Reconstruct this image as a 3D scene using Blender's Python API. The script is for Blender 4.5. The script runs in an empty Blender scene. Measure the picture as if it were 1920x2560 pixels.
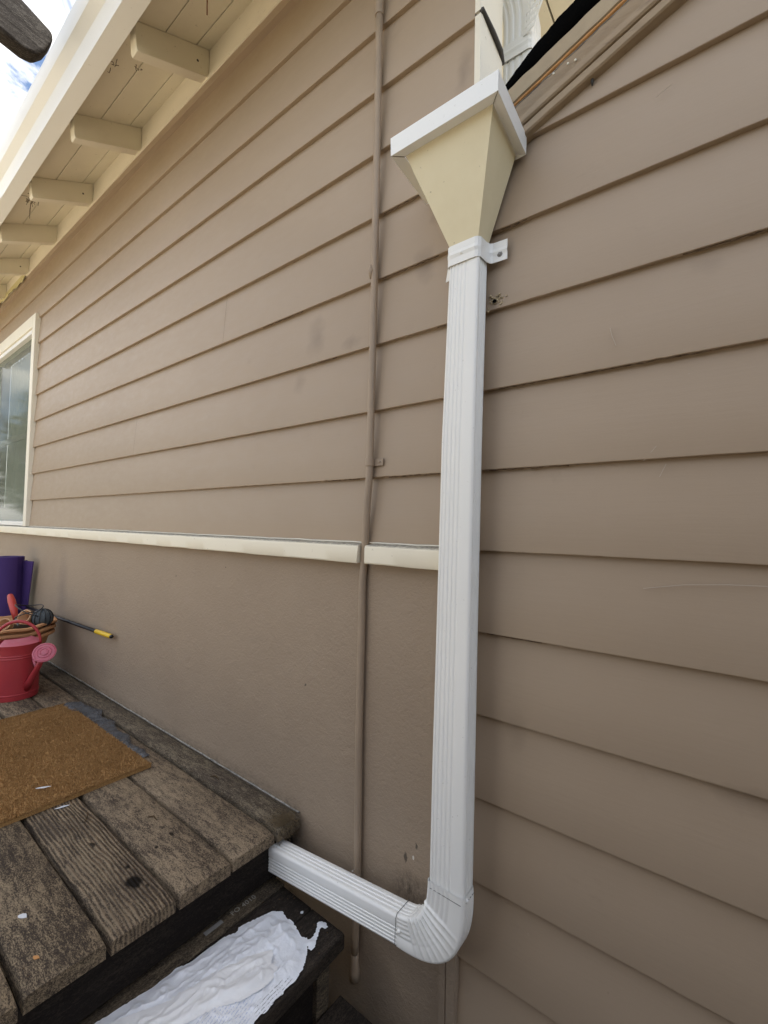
import bpy, bmesh, math, random
from mathutils import Vector, Matrix, noise
R_ = math.radians
random.seed(7)
S = bpy.context.scene

# ---------------------------------------------------------------- camera
cam = bpy.data.cameras.new("camera"); co = bpy.data.objects.new("camera", cam); S.collection.objects.link(co)
rt = Vector((0.7919423, 0.6102346, 0.0210022)); dn = Vector((-0.0044048, 0.0401050, -0.9991858)); fw = Vector((-0.6105801, 0.7912049, 0.0344488))
CY = -0.92024
m = Matrix(((rt.x, -dn.x, -fw.x, 0), (rt.y, -dn.y, -fw.y, CY), (rt.z, -dn.z, -fw.z, 0), (0, 0, 0, 1)))
co.matrix_world = m
cam.sensor_fit = 'VERTICAL'; cam.sensor_height = 36; cam.lens = 15.655
cam.clip_start = 0.02; cam.clip_end = 500
S.camera = co

# ---------------------------------------------------------------- light
SUN_AZ = Vector((0.72, 0.69)).normalized(); SUN_EL = R_(64)
w = bpy.data.worlds.new("World"); S.world = w; w.use_nodes = True
nt = w.node_tree; N = nt.nodes; L = nt.links; N.clear()
out = N.new('ShaderNodeOutputWorld'); bg = N.new('ShaderNodeBackground'); bg.inputs['Strength'].default_value = 0.13
sky = N.new('ShaderNodeTexSky'); sky.sky_type = 'NISHITA'; sky.sun_disc = False
sky.sun_elevation = SUN_EL; sky.sun_rotation = math.atan2(SUN_AZ.x, SUN_AZ.y); sky.air_density = 1.0; sky.dust_density = 1.2
tc = N.new('ShaderNodeTexCoord'); mp = N.new('ShaderNodeMapping'); mp.inputs['Scale'].default_value = (1, 1, 1.6)
no = N.new('ShaderNodeTexNoise'); no.inputs['Scale'].default_value = 5.0; no.inputs['Detail'].default_value = 9; no.inputs['Roughness'].default_value = 0.62; no.inputs['Distortion'].default_value = 0.5
cr = N.new('ShaderNodeValToRGB'); cr.color_ramp.elements[0].position = 0.47; cr.color_ramp.elements[1].position = 0.60
mx = N.new('ShaderNodeMix'); mx.data_type = 'RGBA'; mx.inputs[7].default_value = (11.2, 10.9, 10.35, 1)
L.new(tc.outputs['Generated'], mp.inputs[0]); L.new(mp.outputs[0], no.inputs['Vector']); L.new(no.outputs[0], cr.inputs[0])
L.new(cr.outputs[0], mx.inputs[0]); L.new(sky.outputs[0], mx.inputs[6]); L.new(mx.outputs[2], bg.inputs['Color']); L.new(bg.outputs[0], out.inputs['Surface'])
sl = bpy.data.lights.new("sun", 'SUN'); sl.energy = 4.6; sl.angle = R_(0.6); sl.color = (1, 0.95, 0.86)
so = bpy.data.objects.new("sun", sl); S.collection.objects.link(so)
sd = Vector((SUN_AZ.x*math.cos(SUN_EL), SUN_AZ.y*math.cos(SUN_EL), math.sin(SUN_EL)))
so.rotation_euler = sd.to_track_quat('Z', 'Y').to_euler()
vs = S.view_settings; vs.view_transform = 'Standard'; vs.look = 'None'; vs.gamma = 1; vs.exposure = 0.86

# ---------------------------------------------------------------- helpers
WL = {}
class MB:
    def __init__(s): s.v = []; s.f = []; s.m = []; s.mi = 0
    def add(s, vs, fs):
        b = len(s.v); s.v += [tuple(p) for p in vs]
        for f in fs: s.f.append(tuple(i+b for i in f)); s.m.append(s.mi)
    def box(s, x0, x1, y0, y1, z0, z1):
        s.add([(x0,y0,z0),(x1,y0,z0),(x1,y1,z0),(x0,y1,z0),(x0,y0,z1),(x1,y0,z1),(x1,y1,z1),(x0,y1,z1)],
              [(0,3,2,1),(4,5,6,7),(0,1,5,4),(1,2,6,5),(2,3,7,6),(3,0,4,7)]); return s
    def prism(s, pts, axis, a0, a1, n=1, jit=0):
        # pts: 2D loop; axis 'x': (y,z) ; 'y': (x,z) ; 'z': (x,y)
        k = len(pts); vs = []
        for i in range(n+1):
            a = a0+(a1-a0)*i/n
            for p, q in pts:
                if jit: q = q+jit*noise.noise(Vector((a*9, p*50, q*50)))
                vs.append({'x': (a,p,q), 'y': (p,a,q), 'z': (p,q,a)}[axis])
        fs = [tuple(range(k))[::-1], tuple(range(n*k, n*k+k))]
        for i in range(n):
            for j in range(k): fs.append((i*k+j, i*k+(j+1)%k, (i+1)*k+(j+1)%k, (i+1)*k+j))
        s.add(vs, fs); return s
    def rings(s, rs, cap=True, closed=True):
        k = len(rs[0]); vs = [p for r in rs for p in r]; fs = []
        for i in range(len(rs)-1):
            for j in range(k if closed else k-1):
                fs.append((i*k+j, i*k+(j+1)%k, (i+1)*k+(j+1)%k, (i+1)*k+j))
        if cap: fs += [tuple(range(k))[::-1], tuple(range((len(rs)-1)*k, len(rs)*k))]
        s.add(vs, fs); return s
    def tube(s, path, rad, n=12, cap=True):
        P = [Vector(p) for p in path]; rs = []
        if not hasattr(rad, '__len__'): rad = [rad]*len(P)
        up = None
        for i, p in enumerate(P):
            t = (P[min(i+1, len(P)-1)]-P[max(i-1, 0)]).normalized()
            if up is None:
                up = t.orthogonal().normalized()
            up = (up-t*up.dot(t)).normalized(); b = t.cross(up)
            rs.append([p+(up*math.cos(a)+b*math.sin(a))*rad[i] for a in [2*math.pi*j/n for j in range(n)]])
        return s.rings(rs, cap)
    def lathe(s, prof, c, n=40, M=None, cap=False, wob=0):
        rs = []
        for r, z in prof:
            ring = []
            for j in range(n):
                a = 2*math.pi*j/n; p = Vector((r*math.cos(a), r*math.sin(a), z+wob*noise.noise(Vector((math.cos(a)*2, math.sin(a)*2, z*9)))))
                if M: p = M @ p
                ring.append(p+Vector(c))
            rs.append(ring)
        return s.rings(rs, cap)
    def build(s, name, mat, parent=None, smooth=False, bevel=0, seg=2, auto=None):
        me = bpy.data.meshes.new(name); me.from_pydata(s.v, [], s.f)
        mats = mat if isinstance(mat, (list, tuple)) else [mat]
        for x in mats: me.materials.append(x)
        for p, i in zip(me.polygons, s.m): p.material_index = i
        bm = bmesh.new(); bm.from_mesh(me); bmesh.ops.recalc_face_normals(bm, faces=bm.faces); bm.to_mesh(me); bm.free()
        if smooth:
            for p in me.polygons: p.use_smooth = True
            if auto is not None: me.set_sharp_from_angle(angle=R_(auto))
        o = bpy.data.objects.new(name, me); S.collection.objects.link(o)
        if parent is not None:
            o.parent = parent; o.location = -WL[parent.name]
            WL[o.name] = Vector((0, 0, 0))
        else: WL[o.name] = Vector((0, 0, 0))
        if bevel:
            b = o.modifiers.new("bevel", 'BEVEL'); b.width = bevel; b.segments = seg; b.limit_method = 'ANGLE'; b.angle_limit = R_(35)
            for p in me.polygons: p.use_smooth = True
            me.set_sharp_from_angle(angle=R_(35)); b.harden_normals = False
        return o
def thing(name, loc, label, cat, group=None):
    o = bpy.data.objects.new(name, None); S.collection.objects.link(o); o.location = loc; WL[o.name] = Vector(loc)
    o.empty_display_size = 0.05
    return tag(o, label, cat, group)
def tag(o, label, cat, group=None, kind=None):
    if label: o["label"] = label
    if cat: o["category"] = cat
    if group: o["group"] = group
    if kind: o["kind"] = kind
    return o
def recenter(o, loc):
    "move a top-level mesh's origin to its base"
    l = Vector(loc); o.data.transform(Matrix.Translation(-l)); o.location = l; WL[o.name] = l; return o

# ---------------------------------------------------------------- materials
def srgb(r, g, b):
    f = lambda c: (c/255/12.92 if c/255 <= .04045 else ((c/255+.055)/1.055)**2.4)
    return (f(r), f(g), f(b), 1)
class Mat:
    def __init__(s, name, col, rough=.6, spec=.5):
        s.m = bpy.data.materials.new(name); s.m.use_nodes = True; s.nt = s.m.node_tree; s.N = s.nt.nodes; s.L = s.nt.links
        s.p = s.N['Principled BSDF']; s.p.inputs['Base Color'].default_value = col; s.p.inputs['Roughness'].default_value = rough
        s.p.inputs['Specular IOR Level'].default_value = spec
        g = s.N.new('ShaderNodeNewGeometry'); s.pos = g.outputs['Position']; s.col = None; s.base = col; s.bump = None
    def noise(s, scale, detail=4, rough=.55, sc=(1,1,1), dist=0, vec=None, off=(0,0,0)):
        mp = s.N.new('ShaderNodeMapping'); mp.inputs['Scale'].default_value = sc; mp.inputs['Location'].default_value = off
        s.L.new(vec or s.pos, mp.inputs[0]); n = s.N.new('ShaderNodeTexNoise'); n.inputs['Scale'].default_value = scale
        n.inputs['Detail'].default_value = detail; n.inputs['Roughness'].default_value = rough; n.inputs['Distortion'].default_value = dist
        s.L.new(mp.outputs[0], n.inputs['Vector']); return n.outputs[0]
    def ramp(s, v, a, b, lo=0, hi=1):
        r = s.N.new('ShaderNodeMapRange'); r.clamp = True
        for i, x in zip((1,2,3,4), (a,b,lo,hi)): r.inputs[i].default_value = x
        s.L.new(v, r.inputs[0]); return r.outputs[0]
    def math(s, op, a, b=None):
        n = s.N.new('ShaderNodeMath'); n.operation = op
        for i, x in enumerate((a, b)):
            if x is None: continue
            if isinstance(x, (int, float)): n.inputs[i].default_value = x
            else: s.L.new(x, n.inputs[i])
        return n.outputs[0]
    def xyz(s):
        n = s.N.new('ShaderNodeSeparateXYZ'); s.L.new(s.pos, n.inputs[0]); return n.outputs
    def mix(s, fac, col):
        n = s.N.new('ShaderNodeMix'); n.data_type = 'RGBA'
        if isinstance(fac, (int, float)): n.inputs[0].default_value = fac
        else: s.L.new(fac, n.inputs[0])
        if s.col is None: n.inputs[6].default_value = s.base
        else: s.L.new(s.col, n.inputs[6])
        if hasattr(col, '__len__'): n.inputs[7].default_value = col
        else: s.L.new(col, n.inputs[7])
        s.col = n.outputs[2]; s.L.new(s.col, s.p.inputs['Base Color']); return s
    def bumpn(s, h, strength=.3, dist=.002):
        b = s.N.new('ShaderNodeBump'); b.inputs['Strength'].default_value = strength; b.inputs['Distance'].default_value = dist
        s.L.new(h, b.inputs['Height'])
        if s.bump: s.L.new(s.bump, b.inputs['Normal'])
        s.bump = b.outputs[0]; s.L.new(s.bump, s.p.inputs['Normal']); return s
    def roughn(s, v, lo, hi): s.L.new(s.ramp(v, .3, .7, lo, hi), s.p.inputs['Roughness']); return s
    def spot(s, c, r, soft=.5, warp=0.0, ws=60):
        "mask 1 inside a blotch at world point c with radii r"
        vec = s.pos
        if warp:
            n = s.N.new('ShaderNodeTexNoise'); n.inputs['Scale'].default_value = ws; n.inputs['Detail'].default_value = 4; s.L.new(s.pos, n.inputs['Vector'])
            a = s.N.new('ShaderNodeVectorMath'); a.operation = 'MULTIPLY_ADD'; s.L.new(n.outputs['Color'], a.inputs[0]); a.inputs[1].default_value = (warp,)*3; a.inputs[2].default_value = (-warp/2,)*3
            b = s.N.new('ShaderNodeVectorMath'); b.operation = 'ADD'; s.L.new(s.pos, b.inputs[0]); s.L.new(a.outputs[0], b.inputs[1]); vec = b.outputs[0]
        d = s.N.new('ShaderNodeVectorMath'); d.operation = 'SUBTRACT'; s.L.new(vec, d.inputs[0]); d.inputs[1].default_value = c
        e = s.N.new('ShaderNodeVectorMath'); e.operation = 'DIVIDE'; s.L.new(d.outputs[0], e.inputs[0]); e.inputs[1].default_value = r
        l = s.N.new('ShaderNodeVectorMath'); l.operation = 'LENGTH'; s.L.new(e.outputs[0], l.inputs[0])
        return s.ramp(l.outputs['Value'], 1-soft, 1, 1, 0)
TAUPE = (0.392, 0.303, 0.219, 1)
def siding_mat():
    s = Mat('taupe_siding_paint', TAUPE, .46, .45)
    n = s.noise(2.2, 5, .6); s.mix(s.ramp(n, .35, .7, 0, .35), (0.35, 0.264, 0.185, 1))
    n2 = s.noise(14, 6, .65, (1, 1, 2.5)); s.mix(s.ramp(n2, .55, .8, 0, .22), (0.42, 0.33, 0.24, 1))
    n3 = s.noise(5, 6, .7, (1,1,1.3), off=(4,2,7)); s.mix(s.ramp(n3, .62, .78, 0, .3), (0.235, 0.175, 0.125, 1))
    for c, r, k in [((-.84,0,.52),(.05,.06,.03),.45), ((-.99,0,.58),(.05,.06,.07),.5), ((-1.06,0,.45),(.03,.06,.04),.35), ((-.60,0,.66),(.035,.06,.05),.5), ((-.56,0,.78),(.02,.06,.03),.35),
                    ((.03,0,-.42),(.06,.06,.03),.5), ((-.35,0,-.42),(.03,.06,.05),.3), ((-.03,0,.47),(.03,.06,.03),.25), ((-.50,0,1.1),(.03,.06,.07),.5)]:
        s.mix(s.math('MULTIPLY', s.spot(c, r, .95, .06, 20), k), (0.20, 0.152, 0.112, 1))
    # sparse chips
    ch = s.noise(70, 3, .7); s.mix(s.ramp(ch, .775, .79, 0, .8), (0.5, 0.44, 0.36, 1))
    ch = s.noise(48, 3, .7, off=(9,9,9)); s.mix(s.ramp(ch, .79, .80, 0, .7), (0.08, 0.06, 0.045, 1))
    g = s.noise(9, 5, .6, (1, 1, 14)); s.bumpn(g, .22, .0012)
    s.bumpn(s.noise(260, 3, .6), .18, .0006); s.roughn(n2, .38, .55)
    return s.m
M = {}
M['siding'] = siding_mat()
def stucco_mat():
    s = Mat('taupe_stucco', (0.362, 0.281, 0.204, 1), .62, .3)
    n = s.noise(3, 6, .65); s.mix(s.ramp(n, .4, .7, 0, .5), (0.315, 0.24, 0.172, 1))
    n = s.noise(11, 6, .7, off=(3,3,3)); s.mix(s.ramp(n, .58, .75, 0, .35), (0.37, 0.30, 0.24, 1))
    z = s.xyz()
    # dirt splash above steps
    d = s.math('MULTIPLY', s.spot((-.605,0,-.875), (.075,.1,.06), .95, .08, 30), s.ramp(s.noise(60, 6, .75, (1.6,1,.6)), .34, .62))
    s.mix(s.math('MULTIPLY', d, .9), (0.045, 0.035, 0.028, 1))
    for c, r in [((-.622,0,-.80),(.005,.1,.016)), ((-.592,0,-.76),(.004,.1,.010)), ((-.99,0,-.471),(.004,.1,.006)),((-1.764,0,-.214),(.004,.1,.004)),((-1.419,0,-.155),(.004,.1,.003))]:
        s.mix(s.math('MULTIPLY', s.spot(c, r, .5, .012, 90), .8), (0.06, 0.05, 0.04, 1))
    s.mix(s.math('MULTIPLY', s.spot((-.60,0,-.79), (.003,.1,.006), .3), .9), (0.7, 0.66, 0.6, 1))
    # soft grey: painted shadow of the rolled mat, then a low scuff
    for c, r, k in [((-3.05,0,-.40),(.10,.1,.26),.35), ((-2.45,0,-.72),(.10,.1,.06),.2)]:
        s.mix(s.math('MULTIPLY', s.spot(c, r, .95, .06, 12), k), (0.13, 0.115, 0.115, 1))
    sp_ = s.math('MULTIPLY', s.math('MULTIPLY', s.ramp(z[2], -.848, -.80, .7, 0), s.ramp(z[0], -.98, -1.02, 0, 1)), s.ramp(s.noise(55, 6, .75, (.7,1,1.3)), .40, .62)); s.mix(sp_, (0.07, 0.055, 0.042, 1))
    band = s.math('MULTIPLY', s.ramp(z[2], -.8, -1.05, 0, .35), s.ramp(s.noise(6, 5, .7), .3, .7)); s.mix(band, (0.15, 0.125, 0.1, 1))  # painted shade: stucco darkens downward beside the steps
    a = s.noise(26, 6, .62, (1, 1, .8), .8); b = s.noise(120, 4, .6)
    s.bumpn(a, .5, .005); s.bumpn(b, .75, .0025); s.bumpn(s.noise(330, 3, .6), .5, .0012)
    return s.m
M['stucco'] = stucco_mat()
def cream(name, col, dirt=.25, k=1):
    s = Mat(name, col, .5, .4); n = s.noise(6*k, 6, .65); s.mix(s.ramp(n, .5, .75, 0, dirt), tuple(c*.72 for c in col[:3])+(1,))
    n = s.noise(60*k, 4, .6, off=(2,5,1)); s.mix(s.ramp(n, .68, .74, 0, .5), (0.30, 0.25, 0.17, 1))
    s.bumpn(s.noise(30, 5, .6, (.3, 1, 1)), .25, .0015); s.bumpn(s.noise(200, 3, .6), .15, .0006); return s
M['cream'] = cream('cream_trim_paint', (0.83, 0.785, 0.665, 1)).m
M['eave'] = cream('cream_eave_paint', (0.82, 0.765, 0.63, 1), .2).m
def ledge_mat():
    s = cream('cream_ledge_paint', (0.84, 0.775, 0.62, 1), .12)
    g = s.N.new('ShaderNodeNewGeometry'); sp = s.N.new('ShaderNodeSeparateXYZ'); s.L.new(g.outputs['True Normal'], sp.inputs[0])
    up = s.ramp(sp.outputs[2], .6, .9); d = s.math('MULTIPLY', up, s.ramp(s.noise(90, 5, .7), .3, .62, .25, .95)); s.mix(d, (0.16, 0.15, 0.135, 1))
    return s.m
M['ledge'] = ledge_mat()
def white_mat(name='white_enamel', col=(0.88, 0.88, 0.85, 1), rough=.38):
    s = Mat(name, col, rough, .5); n = s.noise(5, 5, .6, (1, 1, .4)); s.mix(s.ramp(n, .5, .75, 0, .15), (0.76, 0.745, 0.69, 1))
    n = s.noise(160, 3, .6); s.mix(s.ramp(n, .70, .74, 0, .5), (0.42, 0.4, 0.35, 1)); s.bumpn(s.noise(320, 2, .5), .06, .0004); return s.m
M['white'] = white_mat()
M['whitegutter'] = white_mat('white_gutter_enamel', (0.87, 0.88, 0.87, 1), .3)
def funnel():
    s = Mat('yellow_cream_sheet_metal', (0.82, 0.735, 0.51, 1), .42, .5); n = s.noise(18, 5, .6); s.mix(s.ramp(n, .45, .7, 0, .3), (0.73, 0.635, 0.41, 1))
    n = s.noise(110, 3, .6, off=(1,4,2)); s.mix(s.ramp(n, .715, .74, 0, .6), (0.35, 0.28, 0.16, 1)); s.bumpn(s.noise(5, 3), .3, .004); s.bumpn(s.noise(220, 3), .1, .0005); return s.m
M['funnel'] = funnel()
M['pipe'] = (lambda s: (s.mix(s.ramp(s.noise(12, 6, .7, (1,1,.4)), .45, .7, 0, .5), (0.25, 0.2, 0.155, 1)), s.mix(s.ramp(s.noise(60, 4, .7), .68, .74, 0, .6), (0.42,0.36,0.29,1)), s.bumpn(s.noise(90, 4), .3, .001), s.m)[-1])(Mat('taupe_painted_conduit', (0.37, 0.283, 0.203, 1), .45, .4))
def wood_mat(name, dark, light, amount=.5, seed=0, ridges=0.0, dirt=None, ax=0):
    s = Mat(name, dark, .85, .12)
    oi = s.N.new('ShaderNodeObjectInfo'); v = s.N.new('ShaderNodeVectorMath'); v.operation = 'MULTIPLY_ADD'
    cmb = s.N.new('ShaderNodeCombineXYZ'); s.L.new(oi.outputs['Random'], cmb.inputs[0]); s.L.new(oi.outputs['Random'], cmb.inputs[1])
    s.L.new(cmb.outputs[0], v.inputs[0]); v.inputs[1].default_value = (37, 19, 0); s.L.new(s.pos, v.inputs[2]); vec = v.outputs[0]
    sx = (.22, 1, 1) if ax == 0 else (1, .22, 1)
    big = s.noise(9, 5, .6, (.5,1,1) if ax == 0 else (1,.5,1), vec=vec, off=(seed,0,0))
    fine = s.noise(430, 5, .75, (.45,1,1) if ax == 0 else (1,.45,1), .6, vec=vec)
    grain = s.noise(95, 6, .7, sx, .8, vec=vec)
    f = s.math('ADD', s.math('MULTIPLY', fine, .62), s.math('MULTIPLY', grain, .38))
    thr = s.ramp(big, .3, .7, .045, -.035)
    f = s.math('SUBTRACT', f, thr)
    if ridges:
        mp = s.N.new('ShaderNodeMapping'); mp.inputs['Scale'].default_value = (.25, 1, 1) if ax == 0 else (1, .25, 1); s.L.new(vec, mp.inputs[0])
        wv = s.N.new('ShaderNodeTexWave'); wv.bands_direction = 'Y' if ax == 0 else 'X'; wv.inputs['Scale'].default_value = 36; wv.inputs['Distortion'].default_value = 7; wv.inputs['Detail'].default_value = 3; wv.inputs['Detail Scale'].default_value = .8
        s.L.new(mp.outputs[0], wv.inputs['Vector']); f = s.math('ADD', f, s.math('MULTIPLY', s.math('SUBTRACT', wv.outputs['Fac'], .5), ridges*.10)); s.bumpn(wv.outputs['Fac'], .8*ridges, .003)
    a = .5-.1*(amount-.5)
    s.mix(s.ramp(f, a-.045, a+.07, 0, .92), light)
    g = s.noise(3.5, 4, .6, vec=vec, off=(seed+5,1,0)); s.mix(s.ramp(g, .5, .72, 0, .55), tuple(c*1.3 for c in dark[:3])+(1,))
    s.bumpn(f, .7, .002); s.bumpn(big, .4, .004)
    if dirt:
        for c, r, k in dirt: s.mix(s.math('MULTIPLY', s.spot(c, r, .4, r[0]*.9, 40), k), (0.012, 0.009, 0.007, 1))
    return s.m
DARK = (0.060, 0.046, 0.036, 1); LIGHT = (0.34, 0.26, 0.172, 1)
M['deck'] = wood_mat('weathered_deck_wood', DARK, LIGHT, .62, 0, 0, [((-1.2,-.28,-.845),(.012,.005,.05),.9), ((-1.18,-.33,-.845),(.006,.006,.05),.9)])
M['deckwall'] = wood_mat('weathered_deck_wood_dark', DARK, (0.25,0.205,0.14,1), .5, 5)
M['deckridge'] = wood_mat('ridged_deck_wood', DARK, LIGHT, .75, 3, 1.0, [((-1.108,-.416,-.845),(.028,.018,.05),1.0), ((-1.17,-.405,-.845),(.008,.006,.05),.9), ((-1.32,-.43,-.845),(.016,.006,.05),.9), ((-1.075,-.40,-.845),(.007,.005,.05),.8)])
M['decknear'] = wood_mat('mossy_deck_wood', (0.052,0.040,0.031,1), (0.33,0.255,0.165,1), .44, 9)
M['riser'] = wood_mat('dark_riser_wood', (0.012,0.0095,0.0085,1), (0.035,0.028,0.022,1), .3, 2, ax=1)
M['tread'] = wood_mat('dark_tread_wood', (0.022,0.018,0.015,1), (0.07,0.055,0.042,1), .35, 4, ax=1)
M['treadback'] = wood_mat('worn_tread_strip', (0.05,0.04,0.03,1), (0.19,0.15,0.10,1), .5, 8, ax=1)
M['timber'] = wood_mat('black_weathered_timber', (0.035,0.03,0.027,1), (0.11,0.10,0.09,1), .4, 6, 0.5, ax=1)
def simple(name, col, rough=.6, var=.25, sc=20, bump=.2, spec=.5, col2=None):
    s = Mat(name, col, rough, spec); n = s.noise(sc, 5, .65); s.mix(s.ramp(n, .4, .7, 0, 1 if col2 else var), col2 or tuple(c*.6 for c in col[:3])+(1,))
    s.bumpn(s.noise(sc*6, 4), bump, .0015); return s.m
M['roof'] = simple('grey_brown_shingle', (0.16,0.14,0.12,1), .9, .5, 12, .8)
M['felt'] = simple('black_roofing_felt', (0.004,0.004,0.004,1), 1, .3, 40, 1.0, .0)
M['rawwood'] = simple('raw_orange_wood', (0.55,0.27,0.09,1), .7, .3, 60, .3)
M['concrete'] = simple('warm_bounce_concrete', (0.66,0.56,0.41,1), .85, .25, 3, .5)
M['caulk'] = simple('white_caulk', (0.36,0.34,0.29,1), .6, .5, 70, .5, col2=(0.09,0.085,0.08,1))
M['caulkdark'] = simple('dark_seam', (0.10,0.10,0.10,1), .7, .5, 200)
M['black'] = simple('black_plastic', (0.012,0.012,0.014,1), .35, .2, 30, .1)
M['yellow'] = simple('yellow_plastic', (0.80,0.52,0.02,1), .45, .2, 60, .15)
M['red'] = simple('red_handle_plastic', (0.50,0.045,0.035,1), .4, .2, 60, .1)
def can_mat(n, col, dust):
    s = Mat(n, col, .42, .5); a = s.noise(14, 6, .7); s.mix(s.ramp(a, .5, .75, 0, .5), dust); b = s.noise(90, 5, .7); s.mix(s.ramp(b, .66, .74, 0, .5), (0.45,0.30,0.30,1)); s.bumpn(s.noise(40, 3), .1, .001); return s.m
M['can'] = can_mat('red_painted_tin', (0.40,0.035,0.045,1), (0.32,0.035,0.05,1))
M['candust'] = can_mat('dusty_pink_tin', (0.50,0.11,0.16,1), (0.50,0.22,0.27,1))
M['terra'] = simple('terracotta', (0.60,0.32,0.16,1), .85, .4, 25, .4, .2)
M['terralite'] = simple('pale_terracotta', (0.62,0.38,0.22,1), .85, .3, 25, .4, .2)
M['soil'] = simple('dark_soil', (0.05,0.035,0.025,1), 1, .5, 90, 1.0, .1)
M['purple'] = simple('purple_foam', (0.065,0.036,0.155,1), .75, .15, 200, .3, .2)
M['slate'] = simple('grey_netting', (0.07,0.085,0.095,1), .6, .4, 120, .5)
M['screw'] = simple('zinc_screw', (0.28,0.27,0.25,1), .45, .4, 300, .4)
M['darkscrew'] = simple('dark_rubber_washer', (0.05,0.045,0.04,1), .6, .4, 300, .4)
def coir():
    s = Mat('coir_fibre', (0.37,0.215,0.09,1), .95, .1)
    oi = s.noise(6, 4, .6); s.mix(s.ramp(oi, .35, .65, 0, .6), (0.25,0.135,0.052,1)); b = s.noise(300, 4, .7); s.mix(s.ramp(b, .45, .62, 0, .7), (0.55,0.34,0.14,1)); b = s.noise(420, 3, .7, off=(4,4,4)); s.mix(s.ramp(b, .52, .66, 0, .6), (0.10,0.055,0.02,1)); return s.m
M['coir'] = coir()
def bag_mat():
    s = Mat('white_film', (0.86,0.89,0.94,1), .3, .5)
    x = s.xyz()
    # rotated coordinates along the sheet
    def line_band(ang, freq, th): 
        c = s.math('ADD', s.math('MULTIPLY', x[0], math.cos(ang)*freq), s.math('MULTIPLY', x[1], math.sin(ang)*freq)); wob = s.math('MULTIPLY', s.noise(30, 2), 1.1)
        return s.math('LESS_THAN', s.math('FRACT', s.math('ADD', c, wob)), th)
    brk = s.ramp(s.noise(240, 2, .5), .47, .5)
    blue = s.math('MULTIPLY', s.math('MULTIPLY', line_band(.25, 165, .36), brk), s.spot((-.795,-.385,-.98), (.055,.09,.2), .3, .05, 12)); s.mix(s.math('MULTIPLY', blue, .32), (0.10,0.20,0.55,1))
    blk = s.math('MULTIPLY', s.math('MULTIPLY', line_band(.0, 150, .25), brk), s.spot((-.765,-.275,-.98), (.018,.05,.2), .2, .02, 12)); s.mix(s.math('MULTIPLY', blk, .6), (0.03,0.035,0.05,1))
    s.bumpn(s.noise(22, 2, .45, dist=1.8), .55, .005); s.bumpn(s.noise(60, 3, .5, dist=2.2), .6, .002)
    s.p.inputs['Subsurface Weight'].default_value = .0
    return s.m
M['bag'] = bag_mat()
def grey_bag():
    s = Mat('grey_film', (0.10,0.105,0.115,1), .16, .6); n = s.noise(30, 5, .7); s.mix(s.ramp(n, .45, .65, 0, .8), (0.05,0.055,0.06,1)); s.bumpn(s.noise(55, 4, .6, dist=1.5), 1.0, .007)
    s.p.inputs['Alpha'].default_value = .9; return s.m
M['greybag'] = grey_bag()
def glass():
    s = Mat('window_glass', (0.05,0.06,0.055,1), .03, .5); s.p.inputs['Transmission Weight'].default_value = .0; s.p.inputs['IOR'].default_value = 1.5
    tr = s.N.new('ShaderNodeBsdfTransparent'); tr.inputs[0].default_value = (.93,.95,.93,1); gl = s.N.new('ShaderNodeBsdfGlossy'); gl.inputs['Roughness'].default_value = .07
    fr = s.N.new('ShaderNodeFresnel'); fr.inputs[0].default_value = 1.55; mxs = s.N.new('ShaderNodeMixShader'); k = s.math('ADD', s.math('MULTIPLY', fr.outputs[0], .30), .02)
    s.L.new(k, mxs.inputs[0]); s.L.new(tr.outputs[0], mxs.inputs[1]); s.L.new(gl.outputs[0], mxs.inputs[2])
    df = s.N.new('ShaderNodeBsdfDiffuse'); df.inputs[0].default_value = (0.33, 0.35, 0.30, 1); m2 = s.N.new('ShaderNodeMixShader'); m2.inputs[0].default_value = .22
    s.L.new(mxs.outputs[0], m2.inputs[1]); s.L.new(df.outputs[0], m2.inputs[2]); s.L.new(m2.outputs[0], s.N['Material Output'].inputs['Surface']); return s.m
M['glass'] = glass()
M['curtain'] = simple('pale_curtain', (0.42,0.44,0.38,1), .9, .2, 10, .2, .1)
M['room'] = simple('dim_room', (0.12,0.11,0.10,1), .9, .2, 4, .1, .1)
M['vinyl'] = simple('white_vinyl', (0.82,0.82,0.80,1), .35, .1, 10, .05)
M['leaf'] = simple('tree_leaf', (0.09,0.13,0.03,1), .6, .5, 3, .1, .3, (0.05,0.09,0.02,1))
M['bark'] = simple('tree_bark', (0.12,0.09,0.065,1), .9, .5, 12, 1, .1)
M['debris'] = simple('dry_debris', (0.10,0.065,0.035,1), .9, .5, 60, .3, .1)
M['moss'] = simple('dry_moss', (0.20,0.15,0.09,1), .95, .6, 90, .3, .1)
M['chip'] = simple('white_chip', (0.72,0.74,0.78,1), .6, .2, 60, .1)
M['fence'] = simple('fence_wood', (0.075,0.055,0.04,1), .85, .5, 8, .4, .2)

# ---------------------------------------------------------------- ground
GZ = -1.36
g = MB(); g.add([(-120,-120,GZ-.004),(120,-120,GZ-.004),(120,120,GZ-.004),(-120,120,GZ-.004)], [(0,1,2,3)])
o = g.build('ground', simple('dry_lawn', (0.16,0.15,0.06,1), .95, .6, 2, .5)); o['kind'] = 'structure'
g = MB(); g.box(-14, 6, -7.0, 0.05, GZ-.1, GZ)
o = g.build('bounce_patio', M['concrete']); o['kind'] = 'structure'  # unseen paving, widened and warmed to bounce light onto wall and eave

g = MB(); g.box(-1.7, 6, -1.94, -.0, GZ+.001, GZ+.004)
o = g.build('bounce_cut_bed', simple('bounce_cut_dark', (0.035,0.027,0.02,1), .95, .5, 12, 1.0, .1)); o['kind'] = 'structure'  # added dark ground that cuts bounce light on the steps and lower right wall
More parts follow.
